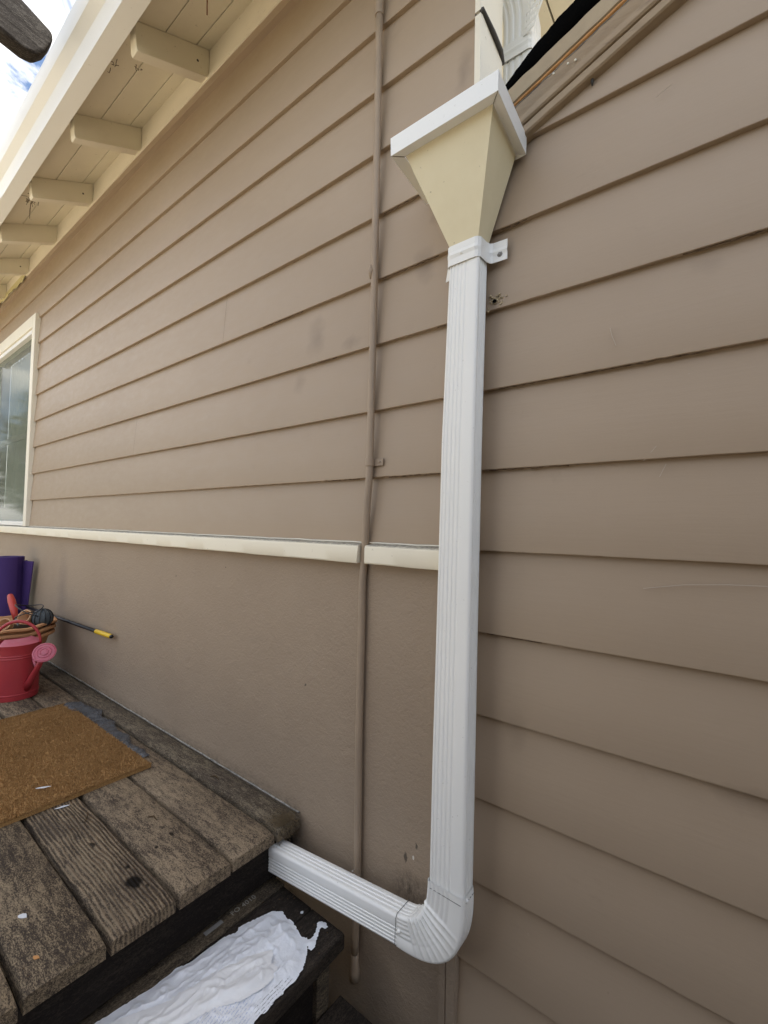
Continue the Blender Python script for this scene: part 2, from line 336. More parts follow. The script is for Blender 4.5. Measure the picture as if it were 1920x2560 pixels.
# ---------------------------------------------------------------- house
Z0 = 0.85257; E = 0.18; LX = -6.2; RX = 3.0; XC = -0.469
LED = -0.045
house = thing('house', (0, 0.5, GZ), 'taupe lap sided house wall with cream trim above a stucco base', 'house')
def rake(x): return 0.872+0.375*(x+0.339)
def siding_mesh():
    b = MB()
    D = 0.0128
    def course(zb, zt, x0, x1, topf, seed, lip=True):
        n = max(2, int((x1-x0)/0.012)); rows = [(0, None)]
        vs = []; fs = []; k = 7
        for i in range(n+1):
            x = x0+(x1-x0)*i/n
            w_ = .0009*noise.noise(Vector((x*2.1, seed*7.3, 0)))+.00055*noise.noise(Vector((x*26, seed*3.1, 5)))
            rough = max(0, noise.noise(Vector((x*1.7, seed*11.1, 3)))-.12)*.0045*noise.noise(Vector((x*75, seed, 8)))
            tz = min(zt+.004, topf(x)); zl = zb+w_+rough
            if tz < zl+.002: tz = zl+.002
            bow = .0012*noise.noise(Vector((x*.9, seed*2.2, 9)))
            f = lambda z: D*(z-zb)/E
            for (y, z) in [(D+.0032, zl+.0042), (D+.001, zl+.0008), (.0015, zl), (.0004+bow*.3, zl+.0009), (bow*.3, zl+.003), (f((zb+tz)/2)+bow, (zb+tz)/2), (f(tz)+.0003, tz)]:
                vs.append((x, y, z))
        for i in range(n):
            for j in range(k-1): fs.append((i*k+j, i*k+j+1, (i+1)*k+j+1, (i+1)*k+j))
        b.add(vs, fs)
    top = lambda x: 9
    for i in range(-6, 12):
        zb = Z0-i*E; zt = zb+E
        if i <= 4:
            if zb < 1.39:
                course(zb, zt, LX, -4.965, top, i); course(zb, zt, -3.775, XC, top, i)
            else: course(zb, zt, LX, XC, top, i)
            # right of the corner up to the rake
            if zb < rake(RX)+.05:
                x0 = XC
                if zb > rake(XC): x0 = -.339+(zb-.872)/.375-.03
                course(zb, zt, x0, RX, lambda x: rake(x)+.03, i)
        elif i == 5:
            # the partial course over the ledge on the left, whole on the right
            course(LED-.012, zt, LX, -4.965, top, i); course(LED-.012, zt, -3.775, XC-.001, top, i)
            course(zb, zt, XC, RX, top, i)
        else: course(zb, zt, -.485, RX, top, i)
    return b
b = siding_mesh(); o = b.build('siding', M['siding'], house, smooth=True, auto=28)
# stucco base
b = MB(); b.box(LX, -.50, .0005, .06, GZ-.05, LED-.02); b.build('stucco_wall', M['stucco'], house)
# structural sheet behind the siding
b = MB(); b.box(LX, -4.95, .02, .12, LED-.02, 1.95); b.box(-3.79, -.02+XC, .02, .12, LED-.02, 1.95); b.box(-4.95, -3.79, .02, .12, 1.34, 1.95); b.box(-.50, RX, .02, .12, GZ-.05, .80)
b.prism([(XC, .79), (RX, .79), (RX, rake(RX)-.01), (XC, rake(XC)-.01)], 'y', .022, .118)
b.build('wall_core', M['room'], house)
# corner batten below ledge
b = MB(); rs = []
for i in range(90):
    z = LED-.06-i*.0148; a = .0016*noise.noise(Vector((z*9, 1, 0))); c = .0016*noise.noise(Vector((z*9, 7, 0)))
    rs.append([(-.521+a, .002, z), (-.520+a, -.009, z), (-.5035+a*.5, -.0105, z), (-.502, -.0065, z), (-.5005, -.0105, z), (-.480+c, -.009, z), (-.479+c, .012, z)])
b.rings(rs); b.build('corner_batten', M['stucco'], house, smooth=True, auto=30)
# board joints (fine dark vertical butt lines)
JM = simple('dark_joint_line', (0.14,0.11,0.085,1), .9, .2)
for x, k0 in [(-1.485, 1), (-2.2, 3)]:
    zb = Z0-k0*E; b = MB(); f = lambda z: .0125*(z-zb)/E
    b.add([(x-.0005, f(zb+.004)-.0003, zb+.004), (x+.0005, f(zb+.004)-.0003, zb+.004), (x+.0005, f(zb+E)-.0003, zb+E-.002), (x-.0005, f(zb+E)-.0003, zb+E-.002)], [(0,1,2,3)])
    b.build('board_joint', JM, house)
# old clap chip hole beside the downspout
b = MB()
for i in range(46):
    cx = -.407+random.gauss(0, .010); cz = .512+random.gauss(0, .008); r = random.uniform(.0015, .004)
    b.lathe([(0, -r), (r*.8, -r*.4), (r, 0), (r*.7, r*.6), (0, r)], (cx, .002-r*.2, cz), 6, Matrix.Rotation(random.random()*3, 3, 'X'))
o = b.build('wood_rot_patch', simple('splintered_wood', (0.58,0.48,0.32,1), .9, 1, 260, .6, .1, (0.10,0.07,0.04,1)), house)
b = MB(); b.lathe([(0,-.003),(.004,-.001),(.0045,.001),(0,.002)], (-.409,-.003,.509), 9, Matrix.Rotation(R_(90), 3, 'X')); b.build('rot_hole', M['felt'], house)
# drip of tar under the rake
b = MB(); b.tube([(-.2075,-.001,.925),(-.2078,-.0015,.912),(-.2085,-.002,.902),(-.209,-.0025,.893),(-.209,-.001,.886)], [.0008,.0006,.002,.0032,.001], 8); b.build('tar_drip', M['darkscrew'], house, smooth=True)
SM = simple('scratched_paint', (0.46,0.385,0.31,1), .6, .2)
for p in [[(-.1755,-.0001,.389),(-.172,-.0001,.372),(-.1651,-.0003,.352)], [(-.10,.0008,.80),(-.085,.0008,.806),(-.075,.0008,.809)],[(-.12,.0010,.13),(-.108,.0012,.145),(-.10,.0014,.155)],[(-.095,.0012,.10),(-.085,.0012,.122)],[(-.12,.0030,-.10),(-.06,.0032,-.088),(.0,.0034,-.082),(.05,.0034,-.08)]]:
    b = MB(); b.tube(p, .0006, 6); b.build('paint_scratch', SM, house)
CK = simple('cracked_lap_edge', (0.20,0.14,0.09,1), .8, .7, 120, .5, .2, (0.05,0.035,0.025,1))
for k_, xa, xb in [(3,-.40,-.02), (2,-.06,.10), (4,-.42,-.25), (1,-.40,-.34), (0,-.735,-.60), (1,-.735,-.56), (2,-.56,-.51), (4,-.70,-.53), (4,-.92,-.80), (2,-.98,-.90), (6,-.42,-.30), (1,-1.25,-1.05)]:
    p = []; n = int((xb-xa)/.004)
    for i in range(n+1):
        x = xa+(xb-xa)*i/n; p.append((x, .0045+.002*noise.noise(Vector((x*90, k_, 0))), Z0-k_*E-.0012+.0022*noise.noise(Vector((x*55, k_*3, 1)))))
    b = MB(); b.tube(p, [max(.0003, .0011+.0016*noise.noise(Vector((q[0]*70, k_, 5)))) for q in p], 5); b.build('cracked_lap_edge', CK, house)
# ledge with a notch for the conduit
def ledge(x0, x1, endcut=0):
    b = MB(); n = int((x1-x0)/.03)+2; rs = []
    for i in range(n):
        x = x0+(x1-x0)*i/(n-1); w_ = .0009*noise.noise(Vector((x*8, 3, 1)))+.0006*noise.noise(Vector((x*60, 3, 1)))
        e = endcut*(.004 if i == n-1 else 0)
        rs.append([(x, .012, LED+.002), (x, -.026, LED-.003+w_), (x+e, -.029, LED-.0055+w_), (x+e, -.031, LED-.011), (x, -.0315, LED-.047), (x, -.0295, LED-.0505+w_*1.5), (x, -.004, LED-.05+w_), (x, .012, LED-.05)])
    b.rings(rs); return b
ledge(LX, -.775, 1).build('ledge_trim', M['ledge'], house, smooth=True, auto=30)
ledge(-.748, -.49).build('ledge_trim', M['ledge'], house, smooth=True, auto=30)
b = MB(); pts = []
for i in range(200):
    x = LX+(-.49-LX)*i/199; pts.append((x, .0005-.001*abs(noise.noise(Vector((x*30,0,0)))), LED+.003+.0022*noise.noise(Vector((x*14, 2, 0)))))
b.tube(pts, .0022, 6); b.build('ledge_caulk', M['cream'], house, smooth=True)

# window
win = MB()
WX0, WX1, WZ0, WZ1 = -5.0, -3.738, LED+.002, 1.418
win.box(WX1-.062, WX1, -.020, .012, WZ0, WZ1); win.box(WX0, WX0+.062, -.020, .012, WZ0, WZ1); win.box(WX0+.0625, WX1-.0625, -.020, .012, WZ1-.085, WZ1)
casing = win.build('window', M['cream'], house, bevel=.0025)
v = MB(); a, c, lo, hi = WX0+.063, WX1-.063, WZ0+.002, WZ1-.086
v.box(c-.032, c, -.010, .05, lo, hi); v.box(a, a+.032, -.010, .05, lo, hi); v.box(a+.0325, c-.0325, -.010, .05, hi-.03, hi); v.box(a+.0325, c-.0325, -.012, .05, lo, lo+.03)
v.build('window_frame', M['vinyl'], casing, bevel=.002)
v = MB(); v.box(a+.033, c-.033, .018, .022, lo+.031, hi-.031); v.build('pane', M['glass'], casing)
v = MB(); v.box(a+.033, c-.033, .034, .05, .60, .64); v.box(a+.033, c-.033, .03, .06, lo+.031, lo+.13); v.build('sash_rail', simple('grey_sash', (0.30,0.29,0.26,1), .6, .2), casing)
v = MB(); n = 260; pts = []
for i in range(n+1):
    x = a+.03+(c-.03-a-.03)*i/n; y = .13+.018*math.sin(x*95+1.5*math.sin(x*21)); pts.append((x, y))
for i in range(n): v.add([(pts[i][0], pts[i][1], lo), (pts[i+1][0], pts[i+1][1], lo), (pts[i+1][0], pts[i+1][1], hi), (pts[i][0], pts[i][1], hi)], [(0,1,2,3)])
v.build('curtain', M['curtain'], casing, smooth=True)
v = MB(); v.box(a-.02, c+.02, .30, .32, lo-.1, hi+.1); v.build('room_back', M['room'], casing)

# eave : rafters, frieze, sheathing, roof
SH = lambda y: 1.905+.5*y      # underside of sheathing
b = MB(); b.box(LX, XC, -.006, .014, 1.786, 1.91)
b.build('frieze_board', M['eave'], house, bevel=.0015)
b = MB(); b.prism([(-.012, 1.775), (-.012, 1.789), (-.008, 1.792), (.012, 1.792), (.012, 1.775)], 'x', LX, XC, 160, .0018); b.build('frieze_bead', M['eave'], house, smooth=True, auto=40)
b = MB(); b.prism([(-.008, 1.742), (-.0085, 1.7745), (.013, 1.7745), (.013, 1.742)], 'x', LX, XC, 100, .001); b.build('frieze_lower_strip', M['siding'], house)  # strip below the frieze, in siding paint
rx = [-1.638-.5925*i for i in range(-1, 8)]
for x in rx:
    b = MB(); b.prism([(.0,1.787),(-.262,1.662),(-.275,1.664),(-.281,1.672),(-.285,1.755),(.0,1.900)], 'y', 0, 1) if False else None
    prof = [(-.007, 1.786), (-.262, 1.664), (-.274, 1.6605), (-.279, 1.672), (-.286, SH(-.286)-.001), (-.007, SH(-.007)-.001)]
    b.prism(prof, 'x', x-.044, x); b.build('rafter', M['eave'], house, bevel=.002)
for i, (y0, y1) in enumerate([(-.300, -.182), (-.179, -.062), (-.059, .01)]):
    b = MB(); b.prism([(y0, SH(y0)), (y1, SH(y1)), (y1, SH(y1)+.02), (y0, SH(y0)+.02)], 'x', LX-.2, XC+.25, 60, .0008); b.build('soffit_board', M['eave'], house, bevel=.0015)
b = MB(); b.prism([(-.302, SH(-.302)+.0205), (-.335, SH(-.302)+.016), (-.335, SH(-.302)+.026), (3.2, SH(3.2)+.034), (3.2, SH(3.2)+.0205)], 'x', LX-.2, XC+.25); b.build('roof', M['roof'], house)
for i, x in enumerate(rx):
    if i % 2 == 1:
        b = MB(); b.lathe([(0,-.001),(.0045,-.0008),(.0045,.0008),(0,.001)], (x+.0006, -.055, 1.815), 10, Matrix.Rotation(R_(90), 3, 'Y')); b.build('nail_hole', M['darkscrew'], house)
# peeled frieze edge at the far end
b = MB(); n = 60; vs = []; fs = []
for i in range(n+1):
    x = -4.05-1.4*i/n; d = .02+.028*abs(noise.noise(Vector((x*6, 0, 0))))+.012*abs(noise.noise(Vector((x*30, 0, 0))))
    vs += [(x, -.0075, 1.83), (x, -.012-.01*abs(noise.noise(Vector((x*12,1,0)))), 1.79), (x, -.018-.02*abs(noise.noise(Vector((x*8,5,0)))), 1.785-d)]
for i in range(n): fs += [(i*3, i*3+1, i*3+4, i*3+3), (i*3+1, i*3+2, i*3+5, i*3+4)]
b.add(vs, fs); o = b.build('peeling_paint', simple('peeling_yellow_paint', (0.68,0.62,0.34,1), .7, .3), house); md = o.modifiers.new('solid', 'SOLIDIFY'); md.thickness = .0015

# return wall on the right of the main wall, above the lower roof
b = MB()
for k, (z0, z1) in enumerate([(.93, 1.2135), (1.2215, 1.62), (1.63, 1.95)]):
    b.prism([(XC-.001, .014), (XC+.001, -.001), (XC+.0155, -.0015), (XC+.017, .006), (XC+.012, .132), (XC-.001, .134)], 'z', z0, z1, 14)
b.build('corner_board', M['cream'], house, smooth=True, auto=30)
b = MB(); b.box(XC-.02, XC-.001, .0215, .14, .9, 1.95); b.box(XC-.16, XC-.021, .13, .15, .9, 1.95); b.box(XC-.18, XC-.16, .15, 3, .9, 2.4)
b.build('return_wall', M['cream'], house)
b = MB(); b.tube([(XC+.018,-.0005,1.2195),(XC+.02,.06,1.2175),(XC+.018,.11,1.217),(XC+.01,.14,1.214)], .006, 8); b.build('lap_gap', M['darkscrew'], house, smooth=True)
# upper eave over the lower roof
for i in range(6):
    b = MB(); x0 = XC-.155+i*.118; b.prism([(x0+.003, 1.90), (x0+.115, 1.90), (x0+.115, 1.92), (x0+.003, 1.92)], 'y', .16, 3.0); b.build('upper_soffit_board', M['cream'], house, bevel=.002)
for y in (.42, 1.02, 1.62):
    b = MB(); b.box(XC-.158, .088, y, y+.045, 1.80, 1.899); b.build('lookout_beam', M['cream'], house, bevel=.002)
b = MB(); b.box(.09, .112, .16, 3.0, 1.78, 1.94); b.build('barge_board', M['cream'], house, bevel=.002)
b = MB(); b.box(XC-.18, .12, .15, 3.0, 1.945, 1.96); b.build('upper_roof', M['roof'], house)
# lower roof
b = MB(); b.prism([(-.30+XC+.17, rake(XC+.0)-.0), (RX, rake(RX)+.055), (RX, rake(RX)+.075), (XC-.14, rake(XC-.14)+.075), (XC-.14, rake(XC-.14)+.055)], 'y', .05, 3.0); b.build('lower_roof', simple('pale_shingle', (0.42,0.38,0.31,1), .9, .3, 14, .8), house)

def rake_mat():
    s = Mat('weathered_brown_trim', (0.40,0.305,0.205,1), .7, .3); n = s.noise(16, 6, .7, (.35,1,1)); s.mix(s.ramp(n, .38, .68, 0, .75), (0.29,0.215,0.145,1)); n = s.noise(60, 5, .7, (.2,1,1)); s.mix(s.ramp(n, .58, .68, 0, .5), (0.14,0.10,0.07,1)); n = s.noise(36, 4, .7, off=(3,3,3)); s.mix(s.ramp(n, .64, .70, 0, .5), (0.46,0.36,0.25,1))
    s.bumpn(s.noise(90, 5, .7, (.15,1,1)), .6, .002); return s.m
M['rake'] = rake_mat()
# rake trim, as a moulding swept up the slope
def rake_sweep(prof, x0=-.47, x1=RX, n=240, jz=0, jy=0):
    rs = []
    for i in range(n+1):
        x = x0+(x1-x0)*(i/n)**1.6
        rs.append([(x, y+jy*noise.noise(Vector((x*25, z*60, 2))), rake(x)-.024+z+jz*noise.noise(Vector((x*40, z*90, 0)))) for y, z in prof])
    b = MB(); b.rings(rs); return b
# y outward negative, z above the rake bottom line
rake_sweep([(.012,.0),(-.012,.001),(-.0155,.004),(-.016,.019),(-.013,.022),(.012,.022)], jz=.0008).build('rake_lip', M['rake'], house, smooth=True, auto=30)
rake_sweep([(.012,.0225),(-.018,.0225),(-.0215,.026),(-.0222,.034),(-.0212,.038),(-.0216,.043),(-.024,.048),(-.0245,.068),(-.020,.0705),(.012,.0705)], jz=.0008).build('rake_moulding', M['rake'], house, smooth=True, auto=30)
rake_sweep([(.012,.0708),(-.0245,.0708),(-.027,.0725),(-.0275,.0755),(-.024,.0765),(.012,.0765)], jz=.0013, jy=.001).build('raw_wood_edge', M['rawwood'], house, smooth=True, auto=30)
rake_sweep([(.012,.0768),(-.026,.0768),(-.030,.079),(-.031,.1135),(-.028,.1165),(.012,.1165)], jz=.0015, jy=.001).build('rake_cap_board', simple('greyed_tan_trim', (0.42,0.335,0.225,1), .8, .4, 14, .5), house, smooth=True, auto=30)
for x, dz in [(-.249,.055),(-.235,.048),(-.277,.062)]:
    b = MB(); b.lathe([(0,-.001),(.0024,-.001),(.0018,.0008),(0,.001)], (x, -.0255, rake(x)-.024+dz), 8, Matrix.Rotation(R_(90), 3, 'X')); b.build('trim_nail', M['cream'], house)
b = MB(); p = []
for i in range(120):
    x = -.44+.5*i/119; p.append((x, -.0248-.0015*noise.noise(Vector((x*60,1,1))), rake(x)-.024+.0675+.0022*noise.noise(Vector((x*45,0,0)))))
b.tube(p, .0011, 5); b.build('ragged_caulk', M['caulk'], house, smooth=True)
# felt edge
rs = []
for i in range(220):
    x = -.435+1.2*(i/219)**1.3; h = .018+.05*min(1, (x+.435)/.16)+.007*noise.noise(Vector((x*30,0,3)))+.003*noise.noise(Vector((x*110,0,3)))
    z = rake(x)-.024+.1168; cy = -.030+.006*noise.noise(Vector((x*12,4,0)))
    rs.append([(x, .05, z), (x, cy+.012, z), (x, cy, z+.006+.003*noise.noise(Vector((x*40,1,1)))), (x, cy-.004*noise.noise(Vector((x*18,7,1))), z+h*.5), (x, cy+.008, z+h*.9), (x, cy+.016, z+h), (x, .05, z+h*.8)])
b = MB(); b.rings(rs); b.build('roofing_felt', M['felt'], house, smooth=True)

# ---------------------------------------------------------------- gutter
gp = [(-.305,1.690),(-.362,1.690),(-.367,1.716),(-.377,1.744),(-.392,1.756),(-.405,1.765),(-.413,1.785),(-.4155,1.828),(-.409,1.834),(-.404,1.830),(-.4045,1.826),(-.411,1.824),(-.4085,1.787),(-.402,1.769),(-.389,1.760),(-.373,1.748),(-.364,1.717),(-.359,1.693),(-.308,1.693),(-.308,1.80),(-.305,1.80)]
b = MB(); b.prism(gp, 'x', LX-.2, XC+.1, 40); o = b.build('gutter', M['whitegutter'], smooth=True, auto=24)
recenter(o, (-3, -.36, 1.69)); tag(o, 'white metal gutter running along the eave edge', 'gutter')

# ---------------------------------------------------------------- downspout
ds = thing('downspout', (-.46, -.07, -.91), 'white ribbed downspout with cream funnel head and elbow running under the deck', 'downspout')
def section(w, d, ribs_f, ribs_s, r=.007, g=.0016, gf=None):
    gf = g if gf is None else gf
    "loop in (u: 0..w along front, v: 0..d depth from the front). ribs: list of (centre,width)"
    P = []
    def side(n0, n1, ribs, fn, g=g):
        T = [n0]
        for c, wd in ribs:
            T += [c-wd/2, c-wd/4, c+wd/4, c+wd/2]
        T.append(n1)
        for t in T:
            dd = 0
            for c, wd in ribs:
                if abs(t-c) <= wd/4+1e-6: dd = g
            P.append(fn(t, dd))
    side(r, w-r, [(c*w, k) for c, k in ribs_f], lambda t, q: (t, q), gf)
    for a in (20, 45, 70): P.append((w-r+r*math.sin(R_(a)), r-r*math.cos(R_(a))))
    side(r, d-r, [(c*d, k) for c, k in ribs_s], lambda t, q: (w-q, t))
    for a in (20, 45, 70): P.append((w-r+r*math.cos(R_(a)), d-r+r*math.sin(R_(a))))
    P += [(w-r, d), (r, d)]
    for a in (20, 45, 70): P.append((r-r*math.sin(R_(a)), d-r+r*math.cos(R_(a))))
    side(r, d-r, [(c*d, k) for c, k in ribs_s], lambda t, q: (q, d-t))
    for a in (20, 45, 70): P.append((r-r*math.cos(R_(a)), r-r*math.sin(R_(a))))
    return P
RF = [(.12,.006),(.23,.006),(.36,.006),(.48,.006),(.61,.006)]; RS = [(.26,.0068),(.44,.0068),(.62,.0068),(.80,.0068)]
# stations down the pipe: z, left x, right x, front y, back y
st = [(.645,-.497,-.4235,-.056,-.008), (.60,-.497,-.4235,-.056,-.008), (.2,-.503,-.4232,-.068,-.022), (-.24,-.502,-.4215,-.080,-.034), (-.5,-.499,-.4175,-.092,-.046), (-.742,-.4955,-.4145,-.101,-.056)]
rs = []
for k in range(len(st)-1):
    for t in [i/6 for i in range(6)]+([1] if k == len(st)-2 else []):
        z, xl, xr, yf, yb = [p+(q-p)*t for p, q in zip(st[k], st[k+1])]
        rs.append([(xl+u, yf+v_, z) for u, v_ in section(xr-xl, yb-yf, RF, RS, g=.0028, gf=.0011)])
b = MB(); b.rings(rs); b.build('vertical_pipe', M['white'], ds, smooth=True, auto=33)
# elbow
def bez(p, t): return tuple(p[0][i]*(1-t)**3+3*p[1][i]*t*(1-t)**2+3*p[2][i]*t*t*(1-t)+p[3][i]*t**3 for i in range(2))
inn = [(-.4975,-.728),(-.4985,-.800),(-.513,-.832),(-.572,-.8405)]; outr = [(-.4125,-.728),(-.4045,-.862),(-.462,-.907),(-.572,-.911)]
rs = []; NR = 161
for i in range(NR):
    t = i/(NR-1); a = bez(inn, t); c = bez(outr, t); W = math.hypot(c[0]-a[0], c[1]-a[1]); bd = max(0, min(1, (t-.22)/.05))*max(0, min(1, (.86-t)/.05))
    ph = (t-.22)/.64*8; saw = (ph % 1); pl = max(0, 1-abs(saw-.5)/.30)*bd
    flat = max(0, 1-bd*1.0)
    yf = -.105+.002*t; yb = -.056+.004*t; ring = []
    for u, v_ in section(W, yb-yf, RF, RS, g=.0012*(.35+.65*flat), gf=.0008*(.35+.65*flat)):
        q = u/W; fade = max(0, min(1, (.84-q)/.5))**.7; back = v_ > (yb-yf)*.6
        bump = .0048*pl*fade*(1 if not back else .3)
        uu = q-(.035*pl if q < .08 else 0)
        ring.append((a[0]+(c[0]-a[0])*uu, yf+v_-bump*(1 if v_ < .012 else .2), a[1]+(c[1]-a[1])*uu))
    rs.append(ring)
rs = [[((p[0]-.46)*1+.46, p[1], p[2]) for p in r] for r in rs]
b = MB(); b.rings(rs, cap=False); b.build('elbow', M['white'], ds, smooth=True, auto=32)
# outlet pipe under the deck
rs = []
RH = [(.38,.0055),(.50,.0055),(.62,.0055),(.74,.0055),(.86,.0055)]; RT = [(.35,.008),(.55,.008),(.75,.008)]
for i in range(25):
    t = i/24; x = -.556-.47*t; zt = -.8425-.0535*t; zb = -.9085-.056*t; yf = -.101+.001*t; yb = -.049
    # section with u running down the front face, v into depth; ribs low on the face
    rs.append([(x, yf+v_, zt-u) for u, v_ in section(zt-zb, yb-yf, RH, RT)])
b = MB(); b.rings(rs, cap=False); b.build('outlet_pipe', M['white'], ds, smooth=True, auto=25)
# elbow joint screws
for c, ax in [((-.4128,-.090,-.737),'Y'), ((-.5665,-.1035,-.872),'X')]:
    b = MB(); b.lathe([(0,.0035),(.0028,.003),(.0042,.001),(.0045,-.001),(0,-.001)], c, 12, Matrix.Rotation(R_(90), 3, 'X') if ax == 'X' else Matrix.Rotation(R_(90), 3, 'Y'))
    b.build('joint_screw', M['white'], ds, smooth=True)
for nm, rg_ in (('joint_seam', 0), ('joint_seam', 1)):
    b = MB()
    if rg_ == 0: P = [(-.4962,-.0), (-.4962,-.098), (-.490,-.1042), (-.419,-.1052), (-.4128,-.098), (-.4126,-.058)]; pth = [(x, y, -.741+.001*math.sin(x*300)) for x, y in P[1:]]
    else: pth = [(-.5755,-.05,-.8425), (-.5755,-.097,-.8425), (-.5755,-.1028,-.849), (-.576,-.1035,-.905), (-.576,-.098,-.9115)]
    b.tube(pth, .0006, 6); b.build('joint_seam', M['caulkdark'], ds)
# leader head
def frus(b, top, bot, zt0, zb0, tilt=0, inner=.0012):
    T = [(top[0],top[2],zt0+tilt), (top[1],top[2],zt0+tilt), (top[1],top[3],zt0), (top[0],top[3],zt0)]
    B = [(bot[0],bot[2],zb0+tilt*.0), (bot[1],bot[2],zb0), (bot[1],bot[3],zb0), (bot[0],bot[3],zb0)]
    b.add(T+B, [(0,1,5,4),(1,2,6,5),(2,3,7,6),(3,0,4,7)])
HX0, HX1, HY0, HY1 = -.596, -.340, -.153, -.002
b = MB(); frus(b, (-.574,-.359,-.131,-.006), (-.494,-.4255,-.055,-.008), .828, .632, .020); o = b.build('funnel', M['funnel'], ds); md = o.modifiers.new('s', 'SOLIDIFY'); md.thickness = .001; md.offset = -1
b = MB(); zt, zb = .852, .811; ti = .022
def zz(y, z): return z+ti*(y-HY1)/(HY0-HY1)
outer = [(HX0,HY0),(HX1,HY0),(HX1,HY1),(HX0,HY1)]; inner = [(-.572,-.130),(-.3605,-.130),(-.3605,-.007),(-.572,-.007)]; it = [(HX0+.004,HY0+.004),(HX1-.004,HY0+.004),(HX1-.004,HY1-.001),(HX0+.004,HY1-.001)]
lower = [(HX0+.001,HY0+.001),(HX1-.001,HY0+.001),(HX1-.001,HY1),(HX0+.001,HY1)]
rings = [[(x,y,zz(y,zt-.012)) for x,y in it], [(x,y,zz(y,zt)) for x,y in it], [(x,y,zz(y,zt)) for x,y in outer], [(x,y,zz(y,zb)) for x,y in lower], [(x,y,zz(y,zb+.006)) for x,y in inner]]
b.rings(rings, cap=False); b.build('head_rim', M['whitegutter'], ds, bevel=.0018)
b = MB(); b.tube([(-.3605,-.130,zz(-.13,zb+.005)),(HX1-.001,HY0+.001,zz(HY0,zb-.0005))], .0009, 5); b.build('mitre_seam', M['caulk'], ds); b = MB(); b.tube([(-.572,-.130,zz(-.13,zb+.005)),(HX0+.001,HY0+.001,zz(HY0,zb-.0005))], .0009, 5); b.build('mitre_seam', M['caulk'], ds)
# strap round the top of the pipe
def strap_path(xl, xr, yf, off, tabR=True):
    P = [(xl-off, -.014), (xl-off, yf+.008), (xl-off+.002, yf+.002-off), (xl+.006, yf-off), (xr-.008, yf-off), (xr-.002, yf-off+.003), (xr+off, yf+.008), (xr+off+.001, -.024), (xr+off+.004, -.013), (xr+off+.010, -.0085), (xr+.044, -.0055)]
    return P
def strap(P, z0, z1, th, dz):
    rs = []
    for i, (x, y) in enumerate(P):
        t = i/(len(P)-1); rs.append([(x, y, z0+dz(t)), (x, y, (z0*2+z1)/3+dz(t)), (x, y-.0022, (z0*.5+z1*.5)+dz(t)), (x, y, (z0+2*z1)/3+dz(t)), (x, y, z1+dz(t))])
    b = MB(); b.rings(rs, cap=False, closed=False); return b
o = strap(strap_path(-.4975,-.4235,-.057,.002), .592, .637, .001, lambda t: -.004+.006*t).build('strap', M['white'], ds)
md = o.modifiers.new('s', 'SOLIDIFY'); md.thickness = .0014; md.offset = 0
b = MB(); b.lathe([(0,.003),(.003,.0022),(.0045,.0)], (-.463,-.0605,.611), 14, Matrix.Rotation(R_(90), 3, 'X')); b.build('strap_rivet', M['white'], ds, smooth=True)
b = MB(); b.lathe([(0,.0052),(.003,.005),(.0032,.0025),(.0062,.002),(.0064,.0)], (-.396,-.0065,.609), 14, Matrix.Rotation(R_(90), 3, 'X')); b.build('strap_screw', M['screw'], ds, smooth=True, auto=30)
b = MB(); b.prism([(-.524,.652),(-.505,.655),(-.505,.596),(-.534,.592)], 'y', -.004, -.0025); b.build('strap_tab', M['white'], ds)

# ---------------------------------------------------------------- upper downspout on the return wall
ud = thing('downspout', (-.44, .22, .95), 'upper white downspout with bent strap in the sunny gap above the lower roof', 'downspout')
rs = []
for z in [.93, 1.1, 1.25, 1.36]: rs.append([(-.485+u, .198+v_, z) for u, v_ in section(.082, .075, [(.2,.010),(.42,.010),(.64,.010)], RS, g=.002)])
for k in range(1, 7): rs.append([(-.485+u-.0022*k*k, .198+v_+.004*k, 1.36+.04*k) for u, v_ in section(.082, .075, [(.2,.010),(.42,.010),(.64,.010)], RS, g=.002)])
b = MB(); b.rings(rs); b.build('vertical_pipe', M['white'], ud, smooth=True, auto=25)
P = [(-.525,.150),(-.512,.158),(-.498,.172),(-.489,.188),(-.486,.195),(-.478,.195),(-.412,.195),(-.404,.198),(-.400,.206),(-.400,.27)]
P = [(-.512,.135),(-.502,.150),(-.494,.168),(-.489,.188),(-.486,.195),(-.478,.195),(-.412,.195),(-.404,.198),(-.400,.206),(-.400,.27)]
o = strap(P, 1.270, 1.315, .001, lambda t: .012-.012*t).build('strap', M['white'], ud); md = o.modifiers.new('s', 'SOLIDIFY'); md.thickness = .0016
b = MB(); b.lathe([(0,.004),(.004,.003),(.0065,.0)], (-.497,.153,1.298), 12, Matrix.Rotation(R_(90), 3, 'X')); b.build('strap_screw', M['screw'], ud, smooth=True)
# leaf guard : perforated curved plate above the strap
b = MB(); nu, nv = 7, 12; grid = {}
for i in range(nu*2+1):
    for j in range(nv*2+1):
        u = i/(nu*2); v_ = j/(nv*2); grid[i, j] = (-.425+(.034+.075*v_)*u*1.0+.05*v_*v_, .192-.01*u+.01*v_, 1.312+.24*v_)
for i in range(nu*2):
    for j in range(nv*2):
        off = (j//2) % 2
        if (i+off) % 2 == 1 and j % 2 == 1 and 0 < i < nu*2-1: continue
        b.add([grid[i,j], grid[i+1,j], grid[i+1,j+1], grid[i,j+1]], [(0,1,2,3)])
o = b.build('perforated_guard', M['white'], ud); md = o.modifiers.new('s', 'SOLIDIFY'); md.thickness = .0012

